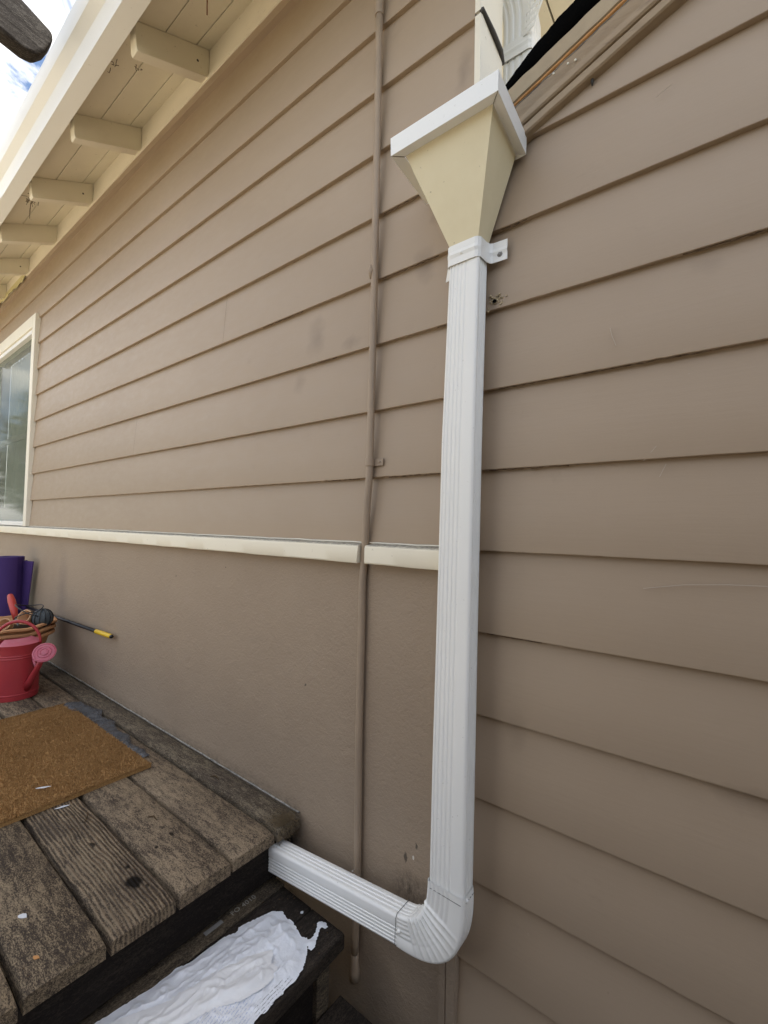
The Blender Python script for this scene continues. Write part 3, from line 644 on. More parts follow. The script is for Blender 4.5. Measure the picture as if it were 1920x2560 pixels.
# ---------------------------------------------------------------- conduit
cd = thing('conduit_pipe', (-.775, -.012, -1.17), 'thin taupe painted conduit pipe running up the wall left of the downspout', 'pipe')
r = .0098
path = [(-.767,-.0105,-1.10),(-.764,-.0105,-.894),(-.769,-.0105,-.577),(-.769,-.0105,-.30),(-.769,-.0105,-.15),(-.766,-.0100,-.10),(-.763,-.0100,-.03),(-.758,-.0125,.06),(-.753,-.0115,.14),(-.752,-.0115,.21),(-.751,-.0115,.45),(-.7505,-.0115,.68),(-.7515,-.0115,1.0),(-.7535,-.0115,1.415)]
pp = []
for k in range(len(path)-1):
    for t in [i/5 for i in range(5)]: pp.append([p+(q-p)*t for p, q in zip(path[k], path[k+1])])
pp.append(path[-1]); pp = [(p[0]+.0008*noise.noise(Vector((p[2]*5,0,0))), p[1], p[2]) for p in pp]
b = MB(); b.tube(pp, [r+.0003*noise.noise(Vector((p[2]*30,1,0))) for p in pp], 14); b.build('pipe', M['pipe'], cd, smooth=True)
b = MB(); b.tube([(-.7535,-.0125,1.408),(-.7535,-.0125,1.412),(-.7545,-.0125,1.60),(-.7555,-.0125,1.77)], [.0112,.0122,.012,.012], 16); b.build('pipe_coupling', M['pipe'], cd, smooth=True, auto=40)
b = MB(); b.tube([(-.767,-.010,-1.09),(-.767,-.010,-1.12),(-.768,-.008,-1.145),(-.770,-.006,-1.168)], [.0098,.0102,.0125,.0145], 14); b.build('flared_foot', M['pipe'], cd, smooth=True)
b = MB(); b.tube([(-.7575,-.018,.668),(-.7565,-.020,.688),(-.7575,-.018,.705)], [.003,.0085,.004], 10); b.build('paint_blob', M['pipe'], cd, smooth=True)
b = MB()
for z, s_ in [(.172, 1)]:
    b.tube([(-.7525,-.0115,z-.011),(-.7525,-.0115,z+.011)], [.0118,.0118], 16)
    b.box(-.744, -.714, -.0045, -.001, z-.010, z+.009)
b.build('clamp', M['pipe'], cd, bevel=.001)
b = MB(); b.lathe([(0,.003),(.003,.0022),(.0042,.0)], (-.725,-.0045,.172), 12, Matrix.Rotation(R_(90), 3, 'X')); b.build('clamp_screw', M['pipe'], cd, smooth=True)
b = MB()
for i in range(40):
    rr = random.uniform(.0012, .0035); c = (-.7645+random.gauss(0,.005), -.0185+random.uniform(-.002,.002), -.905+random.gauss(0,.014)); b.lathe([(0,-rr),(rr,0),(0,rr)], c, 5)
b.build('white_corrosion', simple('white_crust', (0.5,0.46,0.4,1), .9, .6, 200), cd)

# ---------------------------------------------------------------- deck and steps
DZ = -.845; XE = -.993
deck = thing('wooden_deck', (-3, -.8, GZ), 'dark weathered wooden deck of long boards beside the stucco wall', 'deck')
edges = [(-.0855, -.006, 'deckwall', .001), (-.2255, -.0955, 'deck', -.002), (-.3655, -.2345, 'deck', .001), (-.5075, -.3745, 'deckridge', -.0015), (-.650, -.5165, 'decknear', .001), (-.790, -.659, 'decknear', 0), (-.930, -.799, 'deck', 0), (-1.070, -.939, 'deck', .0), (-1.210, -1.079, 'deck', .0), (-1.350, -1.219, 'deck', 0), (-1.49, -1.359, 'deck', 0)]
for k, (y0, y1, mt, dz) in enumerate(edges):
    b = MB(); n = 120; rs = []; xe = XE+random.uniform(-.003, .003)+(.004 if k == 0 else 0)
    for i in range(n+1):
        x = -6.2+(xe+6.2)*(i/n)**.8; e = max(0, 1-(xe-x)/.012); drop = .006*e*e
        j = .0012*noise.noise(Vector((x*7, k*3, 0))); c = .0012*noise.noise(Vector((x*3, k*5, 2)))
        zt = DZ+dz+c-drop; th = .036
        rs.append([(x,y0+j,DZ-th),(x,y0+j,zt-.008),(x,y0+.002+j,zt-.003),(x,y0+.007+j,zt),(x,(y0+y1)/2,zt+.0006),(x,y1-.007-j,zt),(x,y1-.002-j,zt-.003),(x,y1-j,zt-.008),(x,y1-j,DZ-th)])
    b.rings(rs); b.build('deck_board', M[mt], deck, smooth=True, auto=35)
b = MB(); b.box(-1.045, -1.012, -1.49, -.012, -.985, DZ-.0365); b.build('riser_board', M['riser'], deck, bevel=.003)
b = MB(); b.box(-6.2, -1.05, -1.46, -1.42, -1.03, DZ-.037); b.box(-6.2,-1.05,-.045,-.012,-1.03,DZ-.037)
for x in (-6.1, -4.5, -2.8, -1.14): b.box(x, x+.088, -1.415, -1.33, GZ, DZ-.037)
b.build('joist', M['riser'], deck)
# white caulk where deck meets wall
b = MB(); p = []
for i in range(260):
    x = -4.0+3.0*i/259; p.append((x, -.002-.0012*abs(noise.noise(Vector((x*20,0,0)))), DZ+.003+.0022*noise.noise(Vector((x*16, 2, 0)))))
b.tube(p, [.0028+.0016*noise.noise(Vector((q[0]*12,1,0))) for q in p], 6); b.build('caulk_line', M['caulk'], deck, smooth=True)
# steps
stp = thing('wooden_steps', (-.85, -.6, GZ), 'dark wooden steps going down from the deck end', 'steps')
TZ = -1.0
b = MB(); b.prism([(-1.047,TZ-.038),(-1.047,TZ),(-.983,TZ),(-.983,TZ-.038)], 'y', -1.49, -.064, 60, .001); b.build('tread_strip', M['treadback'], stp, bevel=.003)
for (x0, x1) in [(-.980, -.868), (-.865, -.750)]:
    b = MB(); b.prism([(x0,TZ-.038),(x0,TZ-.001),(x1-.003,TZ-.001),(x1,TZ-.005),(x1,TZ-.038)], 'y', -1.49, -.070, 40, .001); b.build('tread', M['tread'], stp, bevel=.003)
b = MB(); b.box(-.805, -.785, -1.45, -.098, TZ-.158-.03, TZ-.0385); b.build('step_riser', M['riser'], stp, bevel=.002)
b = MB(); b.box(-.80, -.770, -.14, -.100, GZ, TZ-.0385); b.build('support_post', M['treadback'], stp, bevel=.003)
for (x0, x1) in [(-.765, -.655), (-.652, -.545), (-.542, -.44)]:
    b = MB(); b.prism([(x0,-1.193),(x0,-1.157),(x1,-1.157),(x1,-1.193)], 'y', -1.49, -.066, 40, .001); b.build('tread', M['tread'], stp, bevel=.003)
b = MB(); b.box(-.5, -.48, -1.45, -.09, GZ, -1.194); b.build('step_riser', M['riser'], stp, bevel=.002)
# stamped lettering on the strip
def text(body, size, loc, rot, mat, parent, name):
    c = bpy.data.curves.new('t', 'FONT'); c.body = body; c.size = size; c.extrude = .0004; c.space_character = 1.1
    to = bpy.data.objects.new('t', c); S.collection.objects.link(to); dg = bpy.context.evaluated_depsgraph_get(); me = bpy.data.meshes.new_from_object(to.evaluated_get(dg))
    bpy.data.objects.remove(to); me.materials.append(mat); o = bpy.data.objects.new(name, me); S.collection.objects.link(o); o.parent = parent; o.location = Vector(loc)-WL[parent.name]; o.rotation_euler = rot; return o
text("FO 4010", .019, (-1.006, -.215, TZ+.0006), (0, 0, R_(90)), simple('worn_stamp', (0.34,0.32,0.27,1), .8, .5, 80), stp, 'stamped_lettering')
b = MB(); b.prism([(-1.018,-.288),(-1.006,-.288),(-1.006,-.240),(-1.018,-.240)], 'z', TZ, TZ+.0012); b.build('stamped_bar', simple('worn_stamp_bar', (0.27,0.265,0.25,1), .6, .5, 80), stp, bevel=.0005)

# ---------------------------------------------------------------- doormat
b = MB(); mx0, mx1, my0, my1 = -2.386, -1.578, -.66, -.160
b.box(mx0, mx1, my0, my1, DZ+.001, DZ+.012)
mat_o = b.build('doormat', M['coir'])
vs, fs = [], []
rng = random.Random(3)
for i in range(52000):
    u = rng.random(); v_ = rng.random(); x = mx0+(mx1-mx0)*u; y = my0+(my1-my0)*v_
    if rng.random() < .06: x = mx1+rng.uniform(-.004,.002) if rng.random() < .5 else mx0
    a = rng.random()*6.283; h = rng.uniform(.004, .0085); dx, dy = math.cos(a)*.0013, math.sin(a)*.0013; lx, ly = rng.gauss(0,.0025), rng.gauss(0,.0025)
    k = len(vs); vs += [(x-dx,y-dy,DZ+.0115),(x+dx,y+dy,DZ+.0115),(x+lx,y+ly,DZ+.0115+h)]; fs.append((k,k+1,k+2))
me = mat_o.data; bm = bmesh.new(); bm.from_mesh(me); V = [bm.verts.new(p) for p in vs]
for f in fs: bm.faces.new([V[i] for i in f])
bm.to_mesh(me); bm.free(); recenter(mat_o, (-1.98, -.41, DZ)); tag(mat_o, 'brown coir doormat lying on the deck boards', 'doormat')

# ---------------------------------------------------------------- plastic bags
def pip(x, y, poly):
    c = False; n = len(poly); j = n-1
    for i in range(n):
        if (poly[i][1] > y) != (poly[j][1] > y) and x < (poly[j][0]-poly[i][0])*(y-poly[i][1])/(poly[j][1]-poly[i][1])+poly[i][0]: c = not c
        j = i
    return c
def edge_d(x, y, poly):
    d = 9; n = len(poly)
    for i in range(n):
        a = Vector(poly[i]); c = Vector(poly[(i+1) % n]); p = Vector((x, y)); t = max(0, min(1, (p-a).dot(c-a)/max(1e-9, (c-a).length_squared))); d = min(d, (a+(c-a)*t-p).length)
    return d
def sheet(poly, res, hf, z0):
    n = int(math.ceil((max(p[0] for p in poly)-min(p[0] for p in poly))/res)); mx_ = min(p[0] for p in poly); my_ = min(p[1] for p in poly); ny = int(math.ceil((max(p[1] for p in poly)-my_)/res))
    b = MB(); idx = {}; vs = []; fs = []
    def vid(i, j):
        if (i, j) not in idx:
            x = mx_+i*res; y = my_+j*res; d = edge_d(x, y, poly) if pip(x, y, poly) else 0
            jx = .004*noise.noise(Vector((x*40, y*40, 0))); jy = .004*noise.noise(Vector((x*40, y*40, 9)))
            if d == 0:
                n_ = len(poly); best = None; p = Vector((x, y))
                for q in range(n_):
                    a_ = Vector(poly[q]); c_ = Vector(poly[(q+1) % n_]); t_ = max(0, min(1, (p-a_).dot(c_-a_)/max(1e-9, (c_-a_).length_squared))); r_ = a_+(c_-a_)*t_
                    if best is None or (r_-p).length < best[0]: best = ((r_-p).length, r_)
                x, y = best[1]; jx = jy = 0
            idx[i, j] = len(vs); vs.append((x+jx, y+jy, z0+.0015+hf(x, y, d)))
        return idx[i, j]
    for i in range(n):
        for j in range(ny):
            if pip(mx_+(i+.5)*res, my_+(j+.5)*res, poly): fs.append((vid(i,j), vid(i+1,j), vid(i+1,j+1), vid(i,j+1)))
    b.add(vs, fs); return b
def ridge(v_): return 1-abs(v_)*2
def crumple(x, y, d, amp=1, sc=1):
    e = min(1, d/.02)
    a = ridge(noise.noise(Vector((x*9*sc, y*14*sc, 1)))); c = ridge(noise.noise(Vector((x*24*sc+3, y*30*sc, 5)))); f = ridge(noise.noise(Vector((x*70*sc, y*70*sc, 2))))
    return amp*(.004+e*(.020*max(0, a)**3+.010*max(0, c)**4+.0008*f))
bagp = [(-.957,-.235),(-.964,-.226),(-.957,-.201),(-.949,-.176),(-.936,-.144),(-.917,-.127),(-.907,-.129),(-.892,-.134),(-.882,-.131),(-.87,-.131),(-.845,-.138),(-.825,-.146),(-.812,-.138),(-.806,-.142),(-.803,-.130),(-.807,-.117),(-.815,-.104),(-.824,-.095),(-.818,-.085),(-.804,-.080),(-.793,-.085),(-.794,-.095),(-.805,-.095),(-.804,-.102),(-.794,-.117),(-.788,-.13),(-.779,-.142),(-.779,-.158),(-.791,-.154),(-.779,-.169),(-.771,-.179),(-.761,-.196),(-.758,-.21),(-.7545,-.228),(-.757,-.245),(-.7535,-.261),(-.758,-.277),(-.7525,-.302),(-.757,-.322),(-.7545,-.333),(-.753,-.362),(-.76,-.449),(-.80,-.60),(-.958,-.66),(-1.012,-.60),(-1.005,-.541),(-.996,-.51),(-.992,-.473),(-.984,-.436),(-.983,-.408),(-.985,-.376),(-.971,-.345),(-.971,-.303),(-.968,-.261)]
def film(x, y, d, amp, edge=.03):
    e = min(1, d/edge); e = e*e*(3-2*e); al = x*.34+y*.94; cr_ = x*.94-y*.34; w1 = .03*noise.noise(Vector((x*7, y*7, 7)))
    a = max(0, ridge(noise.noise(Vector(((cr_+w1)*15, al*3, 1)))))**2; c = max(0, ridge(noise.noise(Vector(((cr_+w1)*34+al*9, al*6, 5)))))**4; g_ = max(0, ridge(noise.noise(Vector((x*24, y*24, 3)))))**7
    return amp*(.0008+.0007*noise.noise(Vector((x*60,y*60,1)))+e*(.0095*a+.0045*c+.004*g_))
b = sheet(bagp, .0036, lambda x, y, d: film(x, y, d, 1), TZ); bag = b.build('plastic_bag', M['bag'], smooth=True)
md = bag.modifiers.new('s', 'SUBSURF'); md.levels = 1; md.render_levels = 1
recenter(bag, (-.88, -.3, TZ)); tag(bag, 'crumpled white plastic bag with torn corner spread on the step', 'plastic bag')
# the thicker inner fold lying over it
foldp = [(-.844,-.217),(-.831,-.223),(-.821,-.24),(-.802,-.235),(-.792,-.247),(-.787,-.271),(-.79,-.287),(-.803,-.328),(-.832,-.372),(-.855,-.43),(-.874,-.486),(-.90,-.62),(-.97,-.62),(-.98,-.534),(-.954,-.483),(-.924,-.43),(-.916,-.383),(-.905,-.343),(-.892,-.293),(-.868,-.247)]
def fh(x, y, d): return .009+film(x, y, d, 1.25, .03)
b = sheet(foldp, .0036, fh, TZ); fo = b.build('inner_fold', (lambda s: (s.bumpn(s.noise(26, 2, .5, dist=1.6), .5, .004), s.m)[-1])(Mat('cream_white_film', (0.87,0.88,0.89,1), .34, .5)), None, smooth=True)
md = fo.modifiers.new('s', 'SUBSURF'); md.levels = 1; md.render_levels = 1; fo.parent = bag; fo.location = -Vector((-.88, -.3, TZ))
# grey film bag beside the mat
gp_ = [(-2.40,-.185),(-2.37,-.10),(-2.30,-.10),(-2.22,-.075),(-2.15,-.105),(-2.05,-.09),(-1.97,-.115),(-1.88,-.105),(-1.80,-.13),(-1.72,-.12),(-1.66,-.125),(-1.66,-.155),(-1.76,-.165),(-1.86,-.168),(-1.98,-.178),(-2.1,-.172),(-2.2,-.19),(-2.3,-.185)]
b = sheet(gp_, .006, lambda x, y, d: film(x, y, d, .95, .012)+(.020*max(0, 1-abs(x+2.33)/.08)*min(1, d/.02)), DZ); o = b.build('plastic_bag', M['greybag'], smooth=True)
recenter(o, (-2.03, -.13, DZ)); tag(o, 'flattened grey translucent plastic bag beside the doormat edge', 'plastic bag')

# ---------------------------------------------------------------- watering can
wc = (-2.712, -.276)
can = thing('watering_can', (wc[0], wc[1], DZ), 'red tin watering can with round rose and hoop handle', 'watering can')
R0 = .0895; H = .255
b = MB(); prof = [(0,.002),(R0,.0),(R0+.001,.004),(R0+.001,.022),(R0+.003,.024),(R0+.003,.028),(R0+.001,.030),(R0+.001,.190),(R0+.003,.192),(R0+.003,.196),(R0+.001,.199),(R0+.003,.202),(R0+.003,.206),(R0+.001,.209),(R0+.002,H-.01),(R0+.005,H),(R0+.002,H),(R0-.001,H-.01),(R0-.003,.05),(0,.05)]
b.lathe([(r_, z+DZ+.001) for r_, z in prof], (wc[0], wc[1], 0), 56); b.build('body', M['can'], can, smooth=True, auto=35)
# sloping half cover
b = MB(); rs = []
for i in range(21):
    a = R_(-75)+R_(150)*i/20; a += R_(15)
    ox, oy = wc[0]+(R0+.004)*math.cos(a), wc[1]+(R0+.004)*math.sin(a); ix, iy = wc[0]+.035*math.cos(a)-.02, wc[1]+.055*math.sin(a)
    rs.append([(ox,oy,DZ+H+.001),(ox*.5+ix*.5,oy*.5+iy*.5,DZ+H+.012),(ix,iy,DZ+H+.019),(ix,iy,DZ+H+.017),(ox,oy,DZ+H-.001)])
b.rings(rs); b.build('half_cover', M['candust'], can, smooth=True, auto=35)
b = MB(); p = []
for i in range(25):
    a = math.pi*i/24; p.append((wc[0]+.002+.096*math.cos(a)*.62, wc[1]+.096*math.cos(a)*.80, DZ+H-.008+.108*math.sin(a)))
b.tube(p, [.0055+.002*math.sin(math.pi*i/24) for i in range(25)], 10); b.build('hoop_handle', M['can'], can, smooth=True)
b = MB(); b.tube([(-2.640,-.252,-.800),(-2.60,-.244,-.752),(-2.555,-.235,-.695),(-2.520,-.228,-.645)], [.0185,.0155,.0125,.011], 16)
b.build('spout', M['can'], can, smooth=True)
rc = Vector((-2.500,-.224,-.611)); dr = Vector((.72,-.36,.60)).normalized(); Mr = dr.to_track_quat('Z','Y').to_matrix()
b = MB(); b.lathe([(.011,-.040),(.016,-.022),(.036,-.004),(.0455,0),(.0458,.003),(.040,.0062),(.0385,.0040),(.028,.0050),(.027,.0085),(.0255,.0062),(.016,.0072),(.015,.0105),(.0135,.0080),(0,.0095)], rc, 36, Mr); b.build('rose', M['candust'], can, smooth=True, auto=50)
b = MB(); b.tube([(-2.640,-.232,-.655),(-2.585,-.232,-.690)], .0055, 8); b.build('spout_brace', M['candust'], can, smooth=True)

# ---------------------------------------------------------------- stacked planters
pc = (-3.02, -.262)
for k, (dz, rr) in enumerate([(0,.215),(.028,.218),(.056,.222)]):
    b = MB(); h = .245; z = DZ+dz
    prof = [(0,.012),(.105,.0),(.112,.004),(.185,.19),(rr-.022,.224),(rr-.004,.226),(rr+.004,.232),(rr+.004,.240),(rr-.003,h),(rr-.012,h-.002),(rr-.018,.228),(.165,.17),(.10,.03),(0,.03)]
    b.lathe([(r_, q+z+.002) for r_, q in prof], (pc[0], pc[1], 0), 64, wob=.012 if k else .009); o = b.build('bowl_planter', M['terra'] if k < 2 else M['terra'], smooth=True, auto=50)
    recenter(o, (pc[0], pc[1], z)); tag(o, ['wide terracotta bowl planter at the bottom of the nested stack', 'wide terracotta bowl planter in the middle of the nested stack', 'wide terracotta bowl planter on top of the stack filled with odds'][k], 'planter', 'nested terracotta bowl planters')
b = MB(); b.lathe([(0,.0),(.17,.0),(.19,-.012)], (pc[0], pc[1], DZ+.262), 40, wob=.03); o = b.build('soil', M['soil'], bpy.data.objects.get('bowl_planter.002'), smooth=True)
o.location = -WL['bowl_planter.002']
def small_pot(c, d, rr, hh, label):
    q = Vector(d).normalized().to_track_quat('Z','Y').to_matrix(); b = MB()
    b.lathe([(0,-hh),(rr*.62,-hh),(rr*.9,-.012),(rr*1.08,-.011),(rr*1.1,0),(rr*.92,0),(rr*.85,-.012),(rr*.56,-hh+.006),(0,-hh+.006)], c, 28, q); o = b.build('flower_pot', M['terralite'], smooth=True, auto=40)
    recenter(o, c); tag(o, label, 'flower pot', 'small pots lying in the planter'); return o
TZ3 = DZ+.30
small_pot((-2.915,-.205,TZ3+.040), (.35,-.62,.35), .034, .07, 'small terracotta pot lying on its side nearest the wire coil')
small_pot((-2.92,-.285,TZ3+.012), (.55,-.5,.35), .028, .055, 'smallest terracotta pot lying low at the planter front')
b = MB(); p = []
for i in range(70):
    a = i/69*4*math.pi; p.append((-2.93+.085*math.cos(a)+.01*math.sin(a*2.3), -.18+.055*math.sin(a), TZ3+.062+.03*math.sin(a*.5)+.012*math.sin(a*1.7)))
b.tube(p, .0028, 6); o = b.build('wire_coil', M['black'], smooth=True); recenter(o, (-2.93,-.18,TZ3)); tag(o, 'loose black wire coil arching over the planter contents', 'wire')
b = MB(); b.lathe([(.046*math.sin(math.pi*i/14), -.046*math.cos(math.pi*i/14)) for i in range(15)], (-2.875,-.135,TZ3+.028), 24, wob=.008); o = b.build('netting_bundle', M['slate'], smooth=True)
b = MB()
for k in range(6):
    a0 = k*.52; b.tube([Vector((-2.875,-.135,TZ3+.028))+Vector((math.cos(a0)*math.cos(t)*.048, math.sin(a0)*math.cos(t)*.048, math.sin(t)*.048)) for t in [math.pi*2*i/24 for i in range(25)]], .0018, 5)
c = b.build('cord', M['black'], smooth=True); recenter(o, (-2.875,-.135,TZ3-.02)); c.parent = o; c.location = -WL[o.name]; tag(o, 'round grey netting bundle tied with black cord in the planter', 'netting')
b = MB(); b.tube([(-3.17,-.21,TZ3+.125),(-3.165,-.21,TZ3+.122),(-3.13,-.21,TZ3+.095),(-3.08,-.21,TZ3+.055),(-3.04,-.21,TZ3+.01)], [.009,.014,.018,.017,.011], 12); o = b.build('trowel', M['red'], smooth=True); b = MB(); b.tube([(-3.04,-.21,TZ3+.012),(-3.0,-.205,TZ3-.02)], .006, 8); c = b.build('shank', M['screw'], smooth=True)
recenter(o, (-3.04,-.21,TZ3)); c.parent = o; c.location = -WL[o.name]; tag(o, 'red trowel handle sticking up out of the planter', 'trowel')

# ---------------------------------------------------------------- yoga mats
mc = (-3.625, -.130); b = MB(); rs = []
def roll(c, r0, r1, turns, z0, z1, th, a0=0):
    b = MB(); n = int(turns*44); rs = []
    for i in range(n+1):
        a = a0+turns*2*math.pi*i/n; rr = r0+(r1-r0)*i/n
        x, y = math.cos(a), math.sin(a)
        rs.append([(c[0]+x*rr, c[1]+y*rr, z0), (c[0]+x*(rr+th), c[1]+y*(rr+th), z0), (c[0]+x*(rr+th), c[1]+y*(rr+th), z1), (c[0]+x*rr, c[1]+y*rr, z1)])
    b.rings(rs); return b
o = roll(mc, .02, .089, 7, DZ+.001, -.236, .0055, R_(20)).build('rolled_mat', M['purple'], smooth=True, auto=40); recenter(o, (mc[0], mc[1], DZ)); tag(o, 'purple rolled exercise mat standing upright against the wall', 'exercise mat')
b = MB(); rs = []
for i in range(20):
    t = i/19; z = -.66+(-.262+.66)*t; x1 = -3.575+.100*t; rs.append([(-3.61,-.040,z),(-3.58,-.062,z),(x1,-.036,z),(x1,-.030,z),(-3.58,-.052,z),(-3.61,-.030,z)])
b.rings(rs); fl = b.build('mat_flap', M['purple'], o)

# ---------------------------------------------------------------- pole
pl = thing('pole', (-2.9, -.03, -.56), 'long black pole with a yellow tip leaning along the stucco wall', 'pole')
b = MB(); b.tube([(-3.75,-.035,-.560),(-2.47,-.024,-.543)], .0085, 12); b.build('shaft', M['black'], pl, smooth=True)
b = MB(); b.tube([(-2.472,-.024,-.543),(-2.470,-.024,-.543),(-2.305,-.0225,-.540),(-2.298,-.0225,-.540)], [.009,.0105,.0105,.007], 14); b.build('yellow_tip', M['yellow'], pl, smooth=True, auto=40)
b = MB(); b.tube([(-2.298,-.0225,-.540),(-2.290,-.0225,-.540)], [.0092,.0075], 12); b.build('end_cap', M['black'], pl, smooth=True)

# ---------------------------------------------------------------- timber arm against the sky
b = MB(); sd_ = [(-.4514,1.744),(-.449,1.722),(-.4545,1.693),(-.470,1.655),(-.4965,1.620),(-.53,1.612),(-.60,1.622),(-1.2,1.865),(-2.2,2.27),(-2.2,2.43),(-1.2,2.05),(-.60,1.806)]
b.prism(sd_, 'x', -1.96, -1.90); o = b.build('timber_arm', M['timber'], bevel=.012, seg=4); recenter(o, (-1.93,-2.2,2.3)); 
b = MB(); b.box(-1.98, -1.88, -2.32, -2.2, GZ, 2.5); c = b.build('post', M['timber'], bevel=.005); c.parent = o; c.location = -WL[o.name]; tag(o, 'dark weathered timber arm with rounded end jutting past the gutter', 'beam')

# ---------------------------------------------------------------- small litter
def flake(c, r, a, mat, label, cat, name, thin=.35, group=None):
    b = MB(); n = 9; pts = []
    for i in range(n):
        t = 2*math.pi*i/n; q = r*(.75+.4*random.random()); x, y = q*math.cos(t), q*thin*math.sin(t); pts.append((c[0]+x*math.cos(a)-y*math.sin(a), c[1]+x*math.sin(a)+y*math.cos(a)))
    vs = [(x, y, c[2]+.001+random.uniform(0, .002)) for x, y in pts]; vs2 = [(x, y, z+.0008) for x, y, z in vs]
    b.rings([vs, vs2]); o = b.build(name, M[mat]); recenter(o, c); tag(o, label, cat, group); return o
flake((-1.676,-.441,DZ+.019), .019, 1.05, 'chip', 'white paint chip lying on the doormat', 'paint chip', 'paint_chip', .3, 'white paint chips')
flake((-1.555,-.425,DZ), .021, 1.25, 'chip', 'long pale sliver on the ridged board by the doormat edge', 'paint chip', 'paint_chip', .22, 'white paint chips')
flake((-1.192,-.606,DZ), .010, .5, 'chip', 'white chip on the mottled board nearest the camera', 'paint chip', 'paint_chip', .7, 'white paint chips')
flake((-.875,-.098,TZ), .0045, .5, 'chip', 'tiny white chip on the dark step near the outlet pipe', 'paint chip', 'paint_chip', .9, 'white paint chips')
flake((-1.059,-.616,DZ), .0085, .5, 'rawwood', 'small orange wood flake on the deck board edge', 'wood flake', 'wood_flake', .5)
k = 0
tw = [((-1.45,-.40),.05,2.7,'thin dark twig lying near the ridged board'), ((-1.30,-.285),.035,.3,'short curved twig in the middle deck board'), ((-1.35,-.06),.04,.2,'curved twig on the board along the wall')]
for (x, y), l, a, lab in tw:
    z = DZ+.003; b = MB(); b.tube([(x-l/2*math.cos(a), y-l/2*math.sin(a), z), (x-.004, y+.006, z+.003), (x+l/2*math.cos(a), y+l/2*math.sin(a), z)], [.0012,.0018,.0008], 6); o = b.build('twig', M['debris'], smooth=True); recenter(o, (x,y,DZ)); tag(o, lab, 'twig', 'twigs scattered on the deck')
# leaf litter flakes, uncountable crumbs
b = MB(); rg = random.Random(11)
for i in range(420):
    t = rg.random()
    if t < .35: x, y, z = rg.uniform(-3, -1.0), -.0885-.002+rg.gauss(0,.006), DZ+.001
    elif t < .55: x, y, z = rg.uniform(-2.38,-1.6), rg.uniform(-.64,-.17), DZ+.0185
    elif t < .8: x, y, z = rg.uniform(-2.4,-1.0), rg.uniform(-.65,-.02), DZ+.001
    else: x, y, z = rg.uniform(-.97,-.76), rg.uniform(-.5,-.08), TZ+.0005
    s_ = rg.uniform(.0012,.004); a = rg.random()*6.28; dx, dy = math.cos(a)*s_, math.sin(a)*s_
    b.add([(x-dx,y-dy,z),(x+dy*.5,y-dx*.5,z+.001),(x+dx,y+dy,z+.0005),(x-dy*.5,y+dx*.5,z+.0015)], [(0,1,2,3)])
o = b.build('leaf_crumbs', M['debris']); o['kind'] = 'stuff'; o['label'] = 'dry leaf crumbs scattered over the deck boards and mat'; o['category'] = 'leaf litter'
# dry moss clump on the end of the wall-side board
b = MB()
for i in range(900):
    x = -1.035+abs(rg.gauss(0,.030))*(-1)+.045; y = -.055+rg.gauss(0,.020); z = DZ+.001+abs(rg.gauss(0,.004)); y = max(-.10, min(-.012, y)); x = min(-.992, max(-1.12, x))
    if rg.random() < .18: x = -.985+rg.uniform(-.002,.004); z = DZ-rg.random()*.04
    a = rg.random()*6.28; l = rg.uniform(.004,.012); e = rg.uniform(-.3,.8); d = Vector((math.cos(a), math.sin(a), e)).normalized()*l
    b.tube([(x,y,z),(x+d.x,min(-.006, y+d.y),z+d.z)], .0004, 3, False)
o = b.build('dried_moss', M['moss']); o['kind'] = 'stuff'; o['label'] = 'clump of dried moss on the deck corner by the wall'; o['category'] = 'moss'
# dangling dry tendrils under the eave
tl = [('dry tendrils hanging from the gutter at its far end', [(-2.92,-.262,1.70,16)]), ('dry tendrils caught behind the gutter near the second rafter', [(-1.86,-.265,1.765,4)]), ('small dry tendril knot on the soffit beside the nearest rafter', [(-1.84,-.20,1.79,3)])]
for lab, cs in tl:
    b = MB()
    for (x, y, z, n) in cs:
        for i in range(n):
            p = [Vector((x+rg.gauss(0,.014), y+rg.gauss(0,.010), z+rg.gauss(0,.010)))]
            for q in range(3): p.append(p[-1]+Vector((rg.gauss(0,.006), rg.gauss(0,.006), rg.gauss(-.006,.007))))
            b.tube(p, .0011, 5)
        if 'far' in lab: b.tube([(x+.005,y,z-.02),(x,y,z-.06),(x+.01,y-.002,z-.11)], [.0012,.002,.0009], 5)
    o = b.build('dry_tendril', M['debris'], smooth=True); recenter(o, cs[0][:3]); tag(o, lab, 'dry plant', 'dry tendrils under the eave')
b = MB(); b.tube([(-1.37,-.175,1.80),(-1.368,-.172,1.77),(-1.372,-.17,1.735),(-1.37,-.17,1.70)], [.001,.0024,.002,.0022], 6); o = b.build('dry_tendril', simple('rust_stem', (0.22,0.07,0.02,1), .8, .4)); recenter(o, (-1.37,-.17,1.7)); tag(o, 'single rust brown stem hanging below the top soffit', 'dry plant', 'dry tendrils under the eave')

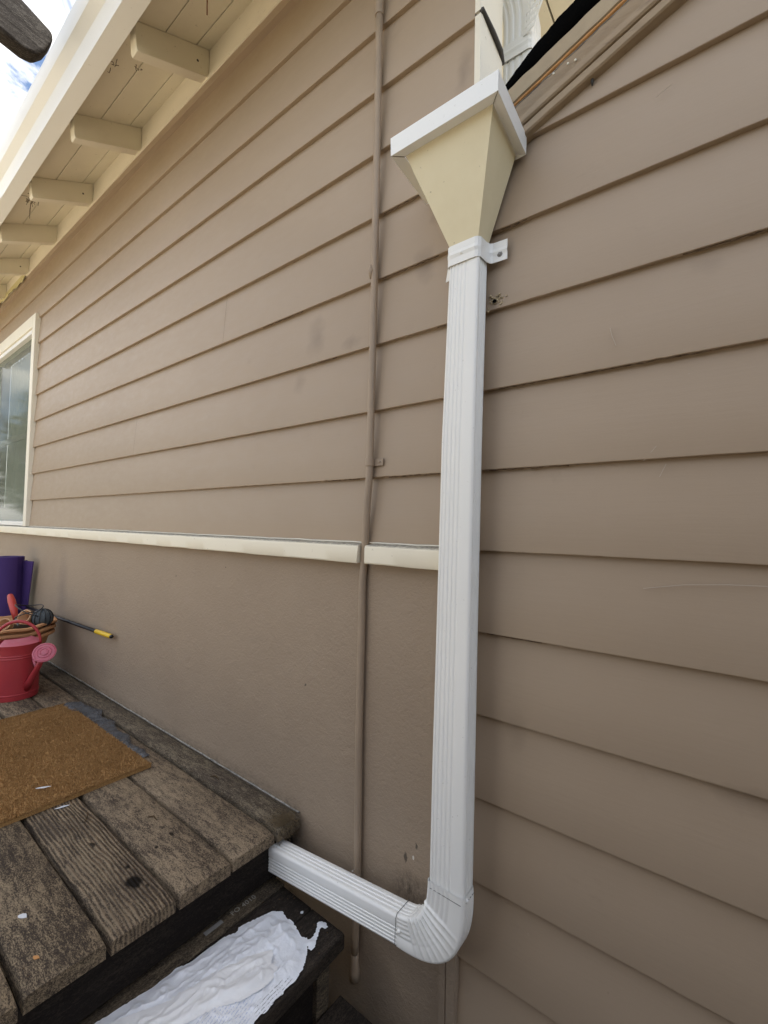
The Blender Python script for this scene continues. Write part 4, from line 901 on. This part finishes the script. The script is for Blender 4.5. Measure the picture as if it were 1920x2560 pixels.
# ---------------------------------------------------------------- garden beyond (seen in the window reflection, bounces light)
def tree(c, h, r, lab, seed):
    rg = random.Random(seed); t = thing('tree', c, lab, 'tree', 'garden trees reflected in the window')
    b = MB(); b.tube([c, (c[0]+.1, c[1], c[2]+h*.3), (c[0]-.05, c[1]+.1, c[2]+h*.6), (c[0], c[1], c[2]+h*.9)], [.18,.13,.09,.03], 10)
    for i in range(7):
        a = rg.random()*6.28; z = h*rg.uniform(.3,.65); b.tube([(c[0], c[1], c[2]+z), (c[0]+math.cos(a)*r*.5, c[1]+math.sin(a)*r*.5, c[2]+z+.5), (c[0]+math.cos(a)*r*.85, c[1]+math.sin(a)*r*.85, c[2]+z+1.1)], [.06,.04,.015], 6)
    b.build('trunk', M['bark'], t, smooth=True)
    b = MB(); cl = [(rg.uniform(-1,1), rg.uniform(-1,1), rg.uniform(-.8,1), rg.uniform(.3,.6)) for _ in range(34)]
    for (u, v_, w_, q) in cl:
        if u*u+v_*v_ > 1.1: continue
        for i in range(170):
            d = Vector((rg.gauss(0,1), rg.gauss(0,1), rg.gauss(0,1))).normalized()*q*rg.random()**.4; p = Vector((c[0]+u*r*.75, c[1]+v_*r*.75, c[2]+h*.68+w_*h*.26))+d*r*.5
            s_ = rg.uniform(.04,.09); a = Vector((rg.gauss(0,1), rg.gauss(0,1), rg.gauss(0,1))).normalized()*s_; e = a.orthogonal().normalized()*s_*.5
            b.add([p-a, p+e, p+a, p-e], [(0,1,2,3)])
    b.build('crown', M['leaf'], t)
tree((-10.5,-1.9,GZ), 3.4, 1.5, 'bushy green tree reflected at the left of the window', 1)
tree((-15.5,-4.6,GZ), 5.2, 2.2, 'taller green tree reflected behind the bushy one', 2)
fn = thing('unseen_fence', (-8,-7.5,GZ), 'brown board fence across the garden', 'fence')
for i in range(40):
    b = MB(); x = -20+i*.62; b.box(x, x+.60, -7.62, -7.6, GZ, GZ+1.75); b.build('fence_board', M['fence'], fn)

shade_fence = thing('unseen_fence', (2,-1.95,GZ), 'tall brown side fence added behind the viewpoint to darken the house wall', 'fence')  # added dark fence, unseen: blocks sky so the lower right wall darkens
for i in range(36):
    b = MB(); x = -.7+i*.145; b.box(x, x+.14, -1.97, -1.95, GZ, GZ+2.35); b.build('fence_board', M['fence'], shade_fence)
